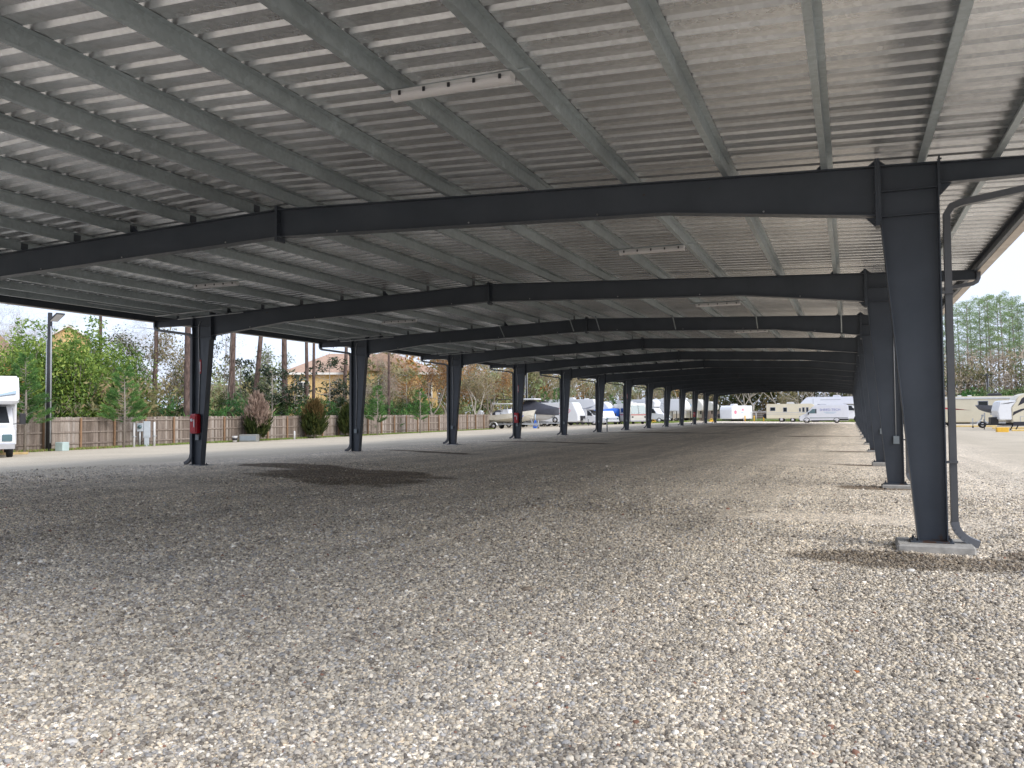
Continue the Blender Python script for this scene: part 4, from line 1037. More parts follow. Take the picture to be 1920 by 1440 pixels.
def hip_roof(x0, x1, y0, y1, z, rise, ov=.5):
    x0 -= ov; x1 += ov; y0 -= ov; y1 += ov; d_ = (y1-y0)/2; ym = (y0+y1)/2
    v = [(x0, y0, z), (x1, y0, z), (x1, y1, z), (x0, y1, z), (x0+d_, ym, z+rise), (x1-d_, ym, z+rise), (x0, y0, z-.2), (x1, y0, z-.2), (x1, y1, z-.2), (x0, y1, z-.2)]
    return MB().add(v, [(0, 1, 5, 4), (1, 2, 5), (2, 3, 4, 5), (3, 0, 4), (9, 8, 7, 6), (6, 7, 1, 0), (7, 8, 2, 1), (8, 9, 3, 2), (9, 6, 0, 3)])
hs = thing('yellow_house', 'two storey yellow stucco house with brown hipped roof and arched window behind the pines', 'house', (-50.0, 81.5, 0), R(31))
hw = MB(); hw.box(-8.4, 8.2, 0, 9, 0, 6.35); hw.box(-1.8, 5.8, -1.4, -.001, 0, 6.7); hw.build('wall', STUC, hs)
hip_roof(-8.4, 8.2, 0, 9, 6.4, 2.4).build('roof', SHING, hs)
g = MB(); g.add([(-2.4, -1.9, 6.7), (6.4, -1.9, 6.7), (2.0, -1.9, 8.5), (-2.4, 3.5, 6.9), (6.4, 3.5, 6.9), (2.0, 3.5, 8.5), (-2.4, -1.9, 6.5), (6.4, -1.9, 6.5)], [(6, 7, 1, 0), (0, 2, 5, 3), (1, 4, 5, 2), (0, 1, 2)])
g.build('gable_roof', SHING, hs)
window(hs, 2.6, 4.4, 1.9, 1.25, -1.4, True); window(hs, 6.9, 3.7, 1.2, 1.5, 0); window(hs, -6.5, 3.9, 1.1, 1.4, 0); window(hs, 2.4, .9, 2.0, 1.5, -1.4)
MB().box(-8.46, -8.30, -.06, .12, 0, 6.2).build('corner_board', TRIMW, hs)
MB().box(-8.95, 8.75, -.56, -.5, 6.15, 6.38).build('fascia', TRIMW, hs)
h2 = thing('orange_roofed_house', 'house with a broad orange roof above the thicket at the left picture edge', 'house', (-73.6, 48.8, 0), R(50))
MB().box(-8, 8, 0, 9, 0, 6.2).build('wall', STUC, h2); hip_roof(-8, 8, 0, 9, 6.2, 5.4).build('roof', SHINGO, h2); window(h2, 3, 3.6, 1.4, 1.5, 0)
h3 = thing('gabled_house', 'yellow gable with white trim peeking over the green thicket', 'house', (-83.6, 72.2, 0), R(46))
m3 = MB(); m3.prism_xz([(-1.8, 0), (1.8, 0), (1.8, 11.0), (0, 12.2), (-1.8, 11.0)], 0, 9); m3.build('wall', STUC, h3)
for s_ in (1, -1):
    MB().prism_xz([(0, 12.22), (s_*2.1, 10.84), (s_*2.1, 11.06), (0, 12.46)], -.4, 9.4).build('roof_slope', SHING, h3)
    MB().prism_xz([(0, 12.18), (s_*2.1, 10.80), (s_*2.1, 11.05), (0, 12.44)], -.47, -.402).build('gable_trim', TRIMW, h3)
h4 = thing('brown_roofed_house', 'low house with a dark pinkish brown roof between the pine trunks', 'house', (-77, 91, 0), R(38))
MB().box(-6, 6, 0, 8, 0, 2.6).build('wall', STUC, h4); hip_roof(-6, 6, 0, 8, 2.6, 3.4).build('roof', paint('dark_brown_shingles', (.27, .19, .16), .9, 0, .12, 2), h4)

# ------------------------------------------------------------------ poles, boxes
def lamp_pole(label, x, y, h, heads, z=0, s=1.0):
    t = thing('lamp_pole', label, 'lamp', (x, y, z)); d_ = R(0)
    MB().lathe_z([(.13*s, -.1), (.105*s, h)], 0, 0, 10).build('pole', BLACKP, t)
    MB().tube([(-.15, -.06, 0), (-.13, -.06, h*.8)], .028, 6).build('conduit', CONDUIT, t)
    MB().tube([(.16, -.05, .4), (.15, -.05, h*.86), (.1, -.03, h*.9)], .035, 6).build('conduit', CONDUIT, t)
    for sx in heads:
        a = MB().beam((sx*.1, 0, h-.35), (sx*.5, -.1, h-.25), .06, .06).build('arm', BLACKP, t)
        hd = MB(); hd.beam((sx*.38, -.12, h-.42), (sx*.98, -.22, h-.12), .42, .07); hd.build('lamp_head', BLACKP, t)
        MB().beam((sx*.40, -.125, h-.465), (sx*.96, -.225, h-.165), .36, .012).build('lens', LENS, t)
X = dir_at(92, 32.3)
lamp_pole('tall black lamp pole with floodlight and white conduits in front of the green thicket', -36.45, 30.4, 6.8, (1,))
MB_ = MB().cbox(-.25, .25, -.2, .2, 0, .42, .02); tag(MB_.build('utility_box', paint('pale_green_box', (.42, .52, .50), .6), None, (-35.9, 30.7, .02)), 'small pale green utility box at the foot of the black lamp pole', 'utility box')
lamp_pole('black lamp pole rising behind the white centre-console boat', dir_at(987, 104), 104, 8.2, (1,), 0, .9)
lamp_pole('twin-headed pole behind the cream trailer on the right', dir_at(1852, 152), 152, 7.6, (1, -1), -.14, 1.2)
t = thing('meter_pedestal', 'grey electric meter on a pipe left of the grey breaker cabinet', 'electric meter', (-36.45, 36.15, 0))
MB().tube([(0, 0, -.1), (0, 0, 1.0)], .05, 8).build('pipe', CONDUIT, t); MB().cbox(-.16, .16, -.08, .08, .85, 1.3, .03).build('housing', LGREY, t)
MB().lathe_y([(.10, -.14), (.11, -.081)], 0, 1.1, 14).build('meter_dial', GLASSB, t)
for o_ in t.children: o_.rotation_euler.z = R(40)
t = thing('breaker_cabinet', 'light grey breaker cabinet on a pedestal in front of the fence', 'electrical cabinet', (-36.35, 36.55, 0), R(40))
MB().cbox(-.18, .18, -.1, .1, .5, 1.4, .02).build('cabinet', LGREY, t); MB().box(-.12, .12, -.08, .08, -.1, .5).build('pedestal', LGREY, t)
MB().box(-.15, .15, -.112, -.101, .55, 1.35).build('door', LGREY, t)
for px, lab in ((253, 'left white post guarding the grey meter boxes'), (284, 'right white post guarding the grey meter boxes')):
    t = thing('white_post', lab, 'post', (-36.2, 35.5 if px == 253 else 36.95, 0), 0, 'white posts beside the meter boxes')
    MB().lathe_z([(.06, -.1), (.06, 1.3), (.03, 1.36)], 0, 0, 10).build('post', WHITEP, t)
    MB().box(-.08, .08, -.08, .08, .55, .60).build('bracket', CONDUIT, t)
t = thing('utility_box', 'grey metal utility box on the gravel beside the dead-topped cedar bush', 'utility box', (-35.6, 44.3, .02), R(25))
MB().cbox(-.56, .56, -.35, .35, 0, .46, .03).build('case', paint('dark_grey_metal', (.22, .22, .20), .6), t)
MB().box(-.50, .50, -.37, -.352, .08, .38).build('panel', GREYBOX, t)
t = thing('white_bucket', 'small white bucket with dark print beside the grey utility box', 'bucket', (-35.9, 43.3, .02))
MB().lathe_z([(.13, 0), (.16, .34), (.17, .36), (.17, .39)], 0, 0, 14).build('pail', WHITEP, t); MB().lathe_z([(.150, .12), (.160, .27)], 0, 0, 14).build('print_band', BLACKP, t)
tag(MB().lathe_z([(.06, -.1), (.06, .55), (.03, .6)], 0, 0, 8).build('white_stub_pipe', WHITEP, None, (-35.7, 49.2, 0)), 'short white pipe stub standing between two cedar bushes', 'pipe')
tag(MB().lathe_z([(.05, -.1), (.05, .95), (.02, 1.0)], 0, 0, 8).build('white_marker_post', WHITEP, None, (-16.9, FY[7]+.5, .22)), 'white marker post beside the seventh left column', 'post')

# ------------------------------------------------------------------ vehicles (local +x is forward, y left)
WARMW = paint('off_white_fibreglass', (.66, .64, .58), .35, 0, .04, 1)
CREAMB = paint('cream_fibreglass', (.62, .57, .44), .4, 0, .05, 1)
COOLW = paint('cool_white_paint', (.72, .74, .80), .28, 0, .03, 1)
TAN = paint('tan_panel', (.50, .44, .34), .5, 0, .06, 1)
SWOOSH = paint('black_graphic', (.02, .02, .03), .4); REDG = paint('red_graphic', (.45, .04, .05), .4); GREYG = paint('grey_graphic', (.40, .42, .47), .4)
PINK = paint('pink_graphic', (.72, .22, .30), .5); BLUEG = paint('blue_graphic', (.16, .22, .55), .4); LBLUEG = paint('pale_blue_graphic', (.42, .55, .68), .5)
COVERM = paint('charcoal_boat_cover', (.035, .037, .05), .75, 0, .15, 1.5, .5); TARP = paint('blue_tarp', (.02, .14, .62), .45, 0, .15, 1.2, .6)
SILV = paint('galvanised_trailer', (.42, .44, .46), .45, .3, .12, 3)
def wheel(t, x, w_, r=.38, tw=.24, z=None, sides=(1, -1)):
    for s_ in sides:
        y = s_*(w_/2-.02); a, b_ = (y-tw, y) if s_ > 0 else (y, y+tw)
        wh = MB().lathe_y([(r*.62, a), (r*.93, a+.01), (r, a+.05), (r, b_-.05), (r*.93, b_-.01), (r*.62, b_)], x, z or r, 22).build('wheel', RUBBER, t)
        e = b_ if s_ > 0 else a; d_ = .012*s_
        MB().lathe_y(sorted([(r*.60, e-d_), (r*.50, e+d_*.5), (r*.18, e+d_), (r*.16, e+d_*3)], key=lambda q: q[1]), x, z or r, 16).build('rim', CHROME if r < .42 else WHITE, wh)
def sidep(t, name, mat, pts, w_, off=.012, sides=(1, -1)):
    for s_ in sides:
        a, b_ = (w_/2+.001, w_/2+off) if s_ > 0 else (-w_/2-off, -w_/2-.001)
        MB().prism_xz(list(pts), a, b_).build(name, mat, t)
def rect(x0, x1, z0, z1): return [(x0, z0), (x1, z0), (x1, z1), (x0, z1)]
def ell(cx, cz, rx, rz, n=20, a0=0): return [(cx+rx*math.cos(6.2832*k/n), cz+rz*math.sin(6.2832*k/n)) for k in range(n)]
def sidewin(t, x0, x1, z0, z1, w_, sides=(1, -1)):
    for s_ in sides:
        a, b_ = (w_/2+.001, w_/2+.022) if s_ > 0 else (-w_/2-.022, -w_/2-.001)
        f = MB().prism_xz(rect(x0-.05, x1+.05, z0-.05, z1+.05), a, b_).build('window', GREYG, t)
        e = b_ if s_ > 0 else a
        MB().prism_xz(rect(x0, x1, z0, z1), min(e, e+.006*s_), max(e, e+.006*s_)).build('pane', GLASSD, f)
def ac(t, x, z, mat, L=.9, w_=.7, h=.28):
    MB().prism_xz([(x-L/2, z), (x+L/2, z), (x+L/2-.22, z+h), (x-L/2+.06, z+h)], -w_/2, w_/2).build('air_conditioner', mat, t, bevel=.04)
def vent(t, x, z): MB().cbox(x-.2, x+.2, -.2, .2, z, z+.13, .04).build('roof_vent', WHITEP, t)
def arc_band(cx, cz, r0, r1, a0, a1, n=14, sq=1):
    A_ = np.linspace(R(a0), R(a1), n); return [(cx+r0*math.cos(a), cz+sq*r0*math.sin(a)) for a in A_]+[(cx+r1*math.cos(a), cz+sq*r1*math.sin(a)) for a in A_[::-1]]
def swoosh(x0, z0, x1, z1, th):   # tapering stroke
    return [(x0, z0), ((x0+x1)/2, (z0+z1)/2+th*.2), (x1, z1), ((x0+x1)/2+.05, (z0+z1)/2-th)]
def tongue(t, x, w_=1.5, L=1.3, z=.45, mat=None):
    for s_ in (1, -1): MB().beam((x-.05, s_*w_/2*.8, z), (x+L, 0, z), .08, .12).build('tongue_beam', mat or BLACKP, t)
    MB().tube([(x+L-.25, 0, .05), (x+L-.25, 0, z+.45)], .04, 8).build('tongue_jack', mat or BLACKP, t)
    for y in (-.17, .17): MB().lathe_z([(.04, z+.08), (.15, z+.12), (.15, z+.5), (.08, z+.58)], x+.32, y, 12).build('gas_bottle', WHITEP, t)

def camper_c(label, x, y, rz, z, L=7.6, w_=2.4, group=None, swcol=BLUEG, h=3.15):
    t = thing('cab_over_camper', label, 'motorhome', (x, y, z), rz, group)
    # coach with over-cab bunk, origin under the front bumper
    body = MB().prism_xz([(-1.95, 2.12), (-.62, 2.08), (-.42, 2.25), (-.62, 2.75), (-1.0, h), (-L, h), (-L, .5), (-5.9, .42), (-2.0, .42)], -w_/2, w_/2).build('coach_body', WHITE, t, bevel=.06)
    MB().prism_xz([(-1.9, .42), (-.02, .42), (0, .95), (-.12, 1.12), (-.98, 1.30), (-1.62, 2.02), (-1.96, 2.06), (-1.96, .42)], -w_/2+.17, w_/2-.17).build('cab', WHITE, t, bevel=.05)
    cw = w_-.34
    MB().add([(-1.02, -cw/2+.12, 1.345), (-1.02, cw/2-.12, 1.345), (-1.60, cw/2-.22, 2.01), (-1.60, -cw/2+.22, 2.01)], [(0, 1, 2, 3)]).build('windscreen', GLASSD, t)
    sidep(t, 'door_window', GLASSD, [(-1.90, 1.32), (-1.15, 1.32), (-1.62, 1.95), (-1.90, 1.95)], cw)
    MB().box(-.01, .02, -.55, .55, .62, .98).build('grille', GREYG, t); MB().cbox(-.12, .10, -cw/2-.02, cw/2+.02, .36, .58, .03).build('bumper', CHROME, t)
    for s_ in (1, -1):
        MB().cbox(-.1, .03, s_*.78-.17, s_*.78+.17, .66, .92, .03).build('headlight', GLASSB, t)
        a_ = MB().beam((-1.25, s_*cw/2, 1.30), (-1.20, s_*(cw/2+.28), 1.34), .03, .03).build('mirror_arm', BLACKP, t)
        MB().cbox(-1.25, -1.13, s_*(cw/2+.33)-.11, s_*(cw/2+.33)+.11, 1.30, 1.72, .03).build('mirror', BLACKP, t)
    wheel(t, -.95, w_-.3, .38); wheel(t, -5.4, w_-.04, .38)
    sidewin(t, -3.3, -2.5, 1.75, 2.35, w_); sidewin(t, -6.9, -5.9, 1.75, 2.35, w_)
    sidep(t, 'entry_door', WARMW, rect(-4.55, -3.95, .65, 2.45), w_, .02)
    sidep(t, 'stripe', swcol, swoosh(-2.4, 2.25, -.62, 2.72, .16), w_); sidep(t, 'stripe', GREYG, swoosh(-3.2, 2.2, -.66, 2.50, .12), w_)
    sidep(t, 'lower_stripe', GREYG, rect(-L+.1, -2.1, 1.05, 1.13), w_)
    ac(t, -4.6, h+.001, WHITEP); vent(t, -2.4, h+.001); vent(t, -6.4, h+.001)
    for s_ in (1, -1):
        for k in range(1): MB().prism_yz([(s_*.25, 2.40), (s_*1.1, 2.62), (s_*1.1, 2.50), (s_*.3, 2.36)] if s_ > 0 else [(s_*.3, 2.36), (s_*1.1, 2.50), (s_*1.1, 2.62), (s_*.25, 2.40)], -.50, -.40).build('front_stripe', swcol, t)
    return t
def travel_trailer(name, label, x, y, rz, z, L, h, w_=2.45, mat=WHITE, prof=None, group=None, cat='travel trailer', floor=.55, axles=2):
    t = thing(name, label, cat, (x, y, z), rz, group)
    prof = prof or [(0, floor+.15), (-.05, h*.52), (-.75, h-.05), (-1.0, h), (-L, h), (-L, floor), (-.2, floor)]
    MB().prism_xz(prof, -w_/2, w_/2).build('body', mat, t, bevel=.07)
    for k in range(axles): wheel(t, -L*.58-.85*k, w_, .34)
    MB().box(-L+.1, -.3, -w_/2+.25, w_/2-.25, floor-.16, floor-.005).build('chassis', BLACKP, t)
    return t
def fifth_wheel(label, x, y, rz, z, L=10, h=3.7, w_=2.45, mat=WHITE, group=None, graphics=None, low=None):
    t = thing('fifth_wheel_trailer', label, 'fifth wheel trailer', (x, y, z), rz, group)
    MB().prism_xz([(0.05, 2.0), (.15, 2.55), (-.15, 3.1), (-.7, h-.05), (-1.2, h), (-L, h), (-L, .6), (-3.0, .6), (-2.9, 1.65), (-2.6, 1.8), (-.3, 1.8)], -w_/2, w_/2).build('body', mat, t, bevel=.08)
    if low: sidep(t, 'lower_panel', low, rect(-L+.05, -3.05, .64, 1.35), w_)
    wheel(t, -L*.66, w_, .38); wheel(t, -L*.66-.9, w_, .38)
    sidewin(t, -5.2, -4.3, 1.9, 2.6, w_); sidewin(t, -8.6, -7.4, 1.9, 2.6, w_)
    for s_ in (1, -1): MB().beam((-2.2, s_*.9, 0), (-2.2, s_*.9, 1.8), .1, .1).build('landing_leg', BLACKP, t)
    MB().tube([(-.75, 0, 1.25), (-.75, 0, 1.8)], .12, 8).build('king_pin', BLACKP, t)
    ac(t, -3.5, h+.001, WHITEP, 1.0); ac(t, -7.3, h+.001, WHITEP, 1.0); vent(t, -5.4, h+.001)
    for gm, pts in (graphics or []): sidep(t, 'graphic', gm, pts, w_)
    return t

# cab-over camper at the left picture edge, nose towards the viewer
camper_c('white cab-over camper with pale blue swooshes at the left picture edge', dir_at(-31, 22.6), 22.6, R(-35), .09, swcol=LBLUEG, h=3.2)

# centre-console boat on trailer
def hull(name, t, L, B, zk, zg, mat, sheer=.35, n=14, inner=None):
    """V hull, bow at x=0, stern at -L"""
    vs, fs = [], []; m_ = 9
    for i in range(n):
        f = i/(n-1); x = -L*f; b_ = B/2*min(1, (math.sin(min(1, f*1.9+.02)*math.pi/2))**.75); zsh = zg+sheer*(1-f)**1.6
        zke = zk+.55*(1-min(1, f*3.2))**2.0*(zg-zk)+.0; zch = zke+(zsh-zke)*(.34+.25*(1-f)**2)
        row = [(b_, zsh), (b_*.99, zsh-.05), (b_*.90, zch), (b_*.5, (zch+zke)/2-.03), (0, zke)]
        row = row+[(-a, z) for a, z in row[-2::-1]]
        vs += [(x+.35*(1-f)*(z-zke)/(max(.2, zsh-zke)), a, z) for a, z in row]
    for i in range(n-1):
        for k in range(m_-1): fs.append((i*m_+k, (i+1)*m_+k, (i+1)*m_+k+1, i*m_+k+1))
    fs.append(tuple(range((n-1)*m_, n*m_)))
    # deck a little below the sheer
    dk = [(vs[i*m_][0], vs[i*m_][1]*.9, vs[i*m_][2]-.06) for i in range(n)]+[(vs[i*m_][0], -vs[i*m_][1]*.9, vs[i*m_][2]-.06) for i in range(n)]
    me = MB(); me.add(vs, fs, False); o = me.build(name, mat, t)
    d_ = MB(); d_.add(dk, [(i, i+1, n+i+1, n+i) for i in range(n-1)]); 
    d_.add([vs[i*m_] for i in range(n)]+dk[:n], [(i, i+1, n+i+1, n+i) for i in range(n-1)]); d_.add([vs[i*m_+m_-1] for i in range(n)]+dk[n:], [(i, n+i, n+i+1, i+1) for i in range(n-1)])
    d_.build('deck', WHITE, t); return o
def boat_trailer(label, x, y, rz, z, L, B, axles=(.66,), group='boat trailers', spare=False):
    t = thing('boat_trailer', label, 'boat trailer', (x, y, z), rz, group)
    for s_ in (1, -1):
        MB().box(-L, -.9, s_*.55-.05, s_*.55+.05, .46, .60).build('frame_rail', SILV, t); MB().beam((-.9, s_*.55, .53), (.75, 0, .50), .1, .12).build('tongue_beam', SILV, t)
        MB().box(-L+.2, -1.4, s_*.42-.06, s_*.42+.06, .64, .72).build('bunk', BLACKP, t)
        for a in axles:
            c = -L*a; pts = arc_band(c, .32, .44, .48, 10, 170, 10); MB().prism_xz(pts, s_*(B/2-.12)-.14, s_*(B/2-.12)+.14).build('fender', WHITE, t)
    for a in axles: wheel(t, -L*a, B+.02, .32, .2); MB().tube([(-L*a, -B/2+.2, .33), (-L*a, B/2-.2, .33)], .04, 6).build('axle', SILV, t)
    MB().beam((-.05, 0, .5), (-.35, 0, 1.25), .08, .10).build('winch_post', SILV, t); MB().cbox(-.42, -.22, -.12, .12, 1.15, 1.32, .02).build('winch', SILV, t)
    MB().tube([(.55, .12, .05), (.55, .12, .95)], .045, 8).build('tongue_jack', SILV, t); MB().lathe_y([(.09, .07), (.09, .17)], .55, .1, 10).build('jack_wheel', RUBBER, t)
    if spare: MB().lathe_y([(.2, -.30), (.33, -.28), (.36, -.22), (.33, -.14), (.2, -.12)], .1, .88, 18).build('spare_wheel', RUBBER, t); MB().lathe_y([(.02, -.33), (.19, -.315), (.2, -.30)], .1, .88, 14).build('spare_rim', CHROME, t)
    return t
bx, by = dir_at(999, 87), 87
boat_trailer('white-fendered trailer carrying the centre-console boat', bx, by, R(-4), .03, 6.0, 2.2, (.72,))
t = thing('centre_console_boat', 'cream white centre-console boat with T-top and outboard motor, leftmost boat', 'boat', (bx, by, .03), R(-4))
hull('hull', t, 6.1, 2.2, .74, 1.45, paint('pale_cream_hull', (.70, .67, .58), .35), .62)
MB().cbox(-3.6, -2.7, -.4, .4, 1.4, 2.15, .06).build('console', WHITE, t); MB().cbox(-4.4, -3.9, -.45, .45, 1.4, 1.85, .06).build('helm_seat', WHITE, t)
for xx in (-3.55, -2.75):
    for s_ in (1, -1): MB().tube([(xx, s_*.5, 1.4), (xx-.18, s_*.5, 2.75)], .035, 6).build('t_top_leg', WHITEP, t)
MB().cbox(-4.6, -2.3, -.85, .85, 2.72, 2.82, .04).build('t_top', WHITEP, t)
MB().tube([(-4.2, -.7, 2.83), (-3.9, -.7, 3.2), (-2.4, -.7, 3.25), (-2.0, -.7, 2.9)], .05, 6).build('rolled_bimini', BLACKP, t)
for q in range(4): MB().tube([(-4.4+q*.2, -.9, 2.6), (-4.5+q*.2, -.9, 3.0)], .025, 5).build('rod_holder', CHROME, t)
MB().prism_xz([(-6.15, 1.15), (-6.15, 1.95), (-6.4, 2.08), (-6.72, 1.98), (-6.78, 1.55), (-6.6, 1.25)], -.22, .22).build('outboard_cowl', WHITE, t, bevel=.06)
MB().prism_xz([(-6.25, .55), (-6.25, 1.25), (-6.6, 1.25), (-6.5, .55)], -.08, .08).build('outboard_leg', BLACKP, t)
sidep(t, 'hull_mark', BLUEG, [(-1.25, 1.28), (-.75, 1.48), (-.85, 1.30)], 1.55, .35)
t = thing('dock_post', 'white post at the end of the wooden fence beside the boat', 'post', (dir_at(905.5, 86.2), 86.2, 0)); MB().box(-.07, .07, -.07, .07, -.1, 1.85).build('post', WHITEP, t); MB().box(-.09, .09, -.09, .09, 1.85, 1.9).build('cap', WHITEP, t)

# covered boat
bx, by = dir_at(1040, 97), 97
boat_trailer('trailer with a spare wheel carrying the charcoal covered boat', bx, by, R(-4), .03, 7.6, 2.4, (.62, .74), spare=True)
t = thing('covered_boat', 'white boat under a charcoal fitted cover with white hard top sticking out', 'boat', (bx, by, .03), R(-4))
hull('hull', t, 8.0, 2.45, .74, 1.65, WHITE, .65)
cv = MB(); ring = []; n = 16
def cover_ring(f):
    x = .45-8.3*f; b_ = 1.29*min(1, math.sin(min(1, f*1.9+.06)*math.pi/2)**.75); zs = 1.68+.66*(1-f)**1.6
    peak = float(np.interp(f, [0, .08, .38, .5, .7, 1], [zs+.02, zs+.25, 3.3, 3.35, 2.45, 2.1])); drop = float(np.interp(f, [0, .1, .3, .6, 1], [.9, .75, .45, .25, .25]))
    return [(x, b_*1.02, zs-drop), (x, b_*1.04, zs), (x, b_*.72, zs+(peak-zs)*.30), (x, b_*.34, zs+(peak-zs)*.80), (x, 0, peak), (x, -b_*.34, zs+(peak-zs)*.80), (x, -b_*.72, zs+(peak-zs)*.30), (x, -b_*1.04, zs), (x, -b_*1.02, zs-drop)]
vs = sum((cover_ring(i/(n-1)) for i in range(n)), []); fs = [(i*9+k, i*9+k+1, (i+1)*9+k+1, (i+1)*9+k) for i in range(n-1) for k in range(8)]+[tuple(range(8, -1, -1)), tuple(range((n-1)*9, n*9))]
cv.add(vs, fs, True); cv.build('cover', COVERM, t)
MB().cbox(-5.2, -2.2, -1.0, 1.0, 3.36, 3.50, .05).build('hard_top', WHITE, t)
for xx in (-4.9, -4.3, -3.7): MB().tube([(xx, -.9, 3.1), (xx, -.9, 3.35)], .03, 5).build('rod_holder', CHROME, t)
# blue winch straps piled on the ground behind the column
t = thing('trailer_jack_stand', 'light blue trailer jack stand in front of the covered boat', 'jack stand', (dir_at(1003, 89), 89, .03))
for a in (0, 2.1, 4.2): MB().tube([(.35*math.cos(a), .35*math.sin(a), 0), (0, 0, 1.0)], .035, 6).build('leg', TARP, t)
MB().tube([(0, 0, .9), (0, 0, 1.6)], .05, 6).build('post', LBLUEG, t); MB().cbox(-.16, .16, -.14, .14, 0.02, .22, .03).build('blue_pad', TARP, t)

# travel trailer with oval mark
t = travel_trailer('travel_trailer', 'white travel trailer with a faint pink oval outline on its side', dir_at(1090, 106), 106, R(-6), .03, 7.6, 3.1)
sidep(t, 'oval_mark', PINK, ell(-2.1, 2.0, 1.05, .42), 2.45); sidep(t, 'oval_center', WHITE, ell(-2.1, 2.0, .97, .35), 2.45, .018)
sidewin(t, -5.3, -4.4, 1.5, 2.1, 2.45); tongue(t, -.1); MB().cbox(-.12, .35, -.45, .45, .75, 1.35, .05).build('gas_bottle_cover', BLACKP, t)
MB().cbox(-5.9, -4.9, -.4, .4, 3.101, 3.3, .05).build('air_conditioner', BLACKP, t); vent(t, -3, 3.101)
# class C behind it
camper_c('white cab-over camper with grey outline graphic, behind the oval-marked trailer', dir_at(1131, 111), 111, R(-8), .05, 8.2, 2.45, 'cab-over campers', GREYG, 3.55)
# white pickup nose
def truck_cab(t, w_, x0, mat, hood=1.25, roof=2.15, L=3.6):
    MB().prism_xz([(x0-L, .55), (x0, .5), (x0+.02, 1.0), (x0-.1, hood-.08), (x0-1.15, hood+.04), (x0-1.75, roof), (x0-L+.25, roof), (x0-L, hood)], -w_/2, w_/2).build('cab', mat, t, bevel=.07)
    MB().add([(x0-1.20, -w_/2+.16, hood+.10), (x0-1.20, w_/2-.16, hood+.10), (x0-1.72, w_/2-.24, roof-.06), (x0-1.72, -w_/2+.24, roof-.06)], [(0, 1, 2, 3)]).build('windscreen', GLASSB, t)
    sidep(t, 'door_window', GLASSD, [(x0-2.6, hood+.08), (x0-1.42, hood+.08), (x0-1.80, roof-.12), (x0-2.6, roof-.12)], w_)
    MB().box(x0+.005, x0+.035, -w_/2+.35, w_/2-.35, .72, 1.02).build('grille', GREYG, t); MB().cbox(x0-.15, x0+.16, -w_/2, w_/2, .42, .62, .04).build('bumper', CHROME, t)
    for s_ in (1, -1):
        MB().cbox(x0-.1, x0+.04, s_*(w_/2-.2)-.13, s_*(w_/2-.2)+.13, .76, 1.0, .03).build('headlight', GLASSB, t)
        MB().cbox(x0-1.55, x0-1.42, s_*(w_/2+.16)-.1, s_*(w_/2+.16)+.1, hood+.05, hood+.42, .03).build('mirror', BLACKP, t)
t = thing('pickup_truck', 'white pickup truck facing the lane between the two motorhomes', 'pickup truck', (dir_at(1148, 115), 115, .05), R(-50)); truck_cab(t, 1.95, 0, WHITE, 1.2, 1.95, 3.9)
MB().cbox(-5.7, -3.91, -.97, .97, .6, 1.25, .04).build('cargo_bed', WHITE, t); wheel(t, -.85, 1.95, .40); wheel(t, -4.6, 1.95, .40)
t = travel_trailer('rounded_camper', 'white round-nosed camper rising behind the pickup truck', dir_at(1149, 121), 121, R(-6), .05, 7.5, 3.35, prof=[(0, .6), (0, 1.7), (-.25, 2.5), (-.9, 3.2), (-1.6, 3.35), (-7.5, 3.35), (-7.5, .55)]); ac(t, -3.8, 3.351, WHITEP)
t = thing('tarped_boat', 'boat wrapped in a bright blue tarp beside the pickup truck', 'boat', (dir_at(1157, 119.5), 119.5, .06), R(-6))
hull('hull', t, 5.2, 2.0, .75, 1.35, WHITE, .3)
cv = MB(); n = 12; vs = []
for i in range(n):
    f = i/(n-1); x = .3-5.4*f; b_ = 1.06*min(1, math.sin(min(1, f*1.9+.08)*math.pi/2)**.75); pk = 2.25+.1*math.sin(f*9)
    vs += [(x, b_, 1.15-.35*math.sin(f*3)), (x, b_*1.03, 1.75-.25*f), (x, b_*.5, pk-.12), (x, 0, pk), (x, -b_*.5, pk-.12), (x, -b_*1.03, 1.75-.25*f), (x, -b_, 1.15-.35*math.sin(f*3))]
cv.add(vs, [(i*7+k, i*7+k+1, (i+1)*7+k+1, (i+1)*7+k) for i in range(n-1) for k in range(6)]+[tuple(range(6, -1, -1)), tuple(range((n-1)*7, n*7))], True); cv.build('tarp', TARP, t)
boat_trailer('trailer with spare wheel under the blue tarped boat', dir_at(1157, 119.5), 119.5, R(-6), .06, 5.0, 2.0, (.7,), spare=True)
# red striped class A
t = thing('flat_front_motorhome', 'cream flat-fronted motorhome with a red stripe and big windscreen', 'motorhome', (dir_at(1197, 116), 116, .08), R(-58))
w_ = 2.4
MB().prism_xz([(0, .45), (.06, 1.45), (-.42, 2.75), (-.8, 2.95), (-7.8, 2.95), (-7.8, .5), (-.3, .4)], -w_/2, w_/2).build('body', WARMW, t, bevel=.07)
MB().add([(.075, -w_/2+.12, 1.5), (.075, w_/2-.12, 1.5), (-.36, w_/2-.2, 2.66), (-.36, -w_/2+.2, 2.66)], [(0, 1, 2, 3)]).build('windscreen', GLASSB, t)
MB().beam((.08, 0, 1.5), (-.36, 0, 2.67), .06, .02).build('windscreen_pillar', BLACKP, t)
MB().box(.06, .075, -w_/2+.05, w_/2-.05, 1.30, 1.40).build('front_stripe', REDG, t)
MB().box(.03, .05, -.5, .5, .9, 1.15).build('grille', WARMW, t)
for s_ in (1, -1): MB().cbox(-.02, .06, s_*.9-.12, s_*.9+.12, .95, 1.15, .02).build('headlight', GLASSD, t); MB().cbox(.05, .2, s_*(w_/2+.2)-.1, s_*(w_/2+.2)+.1, 1.9, 2.4, .03).build('mirror', BLACKP, t)
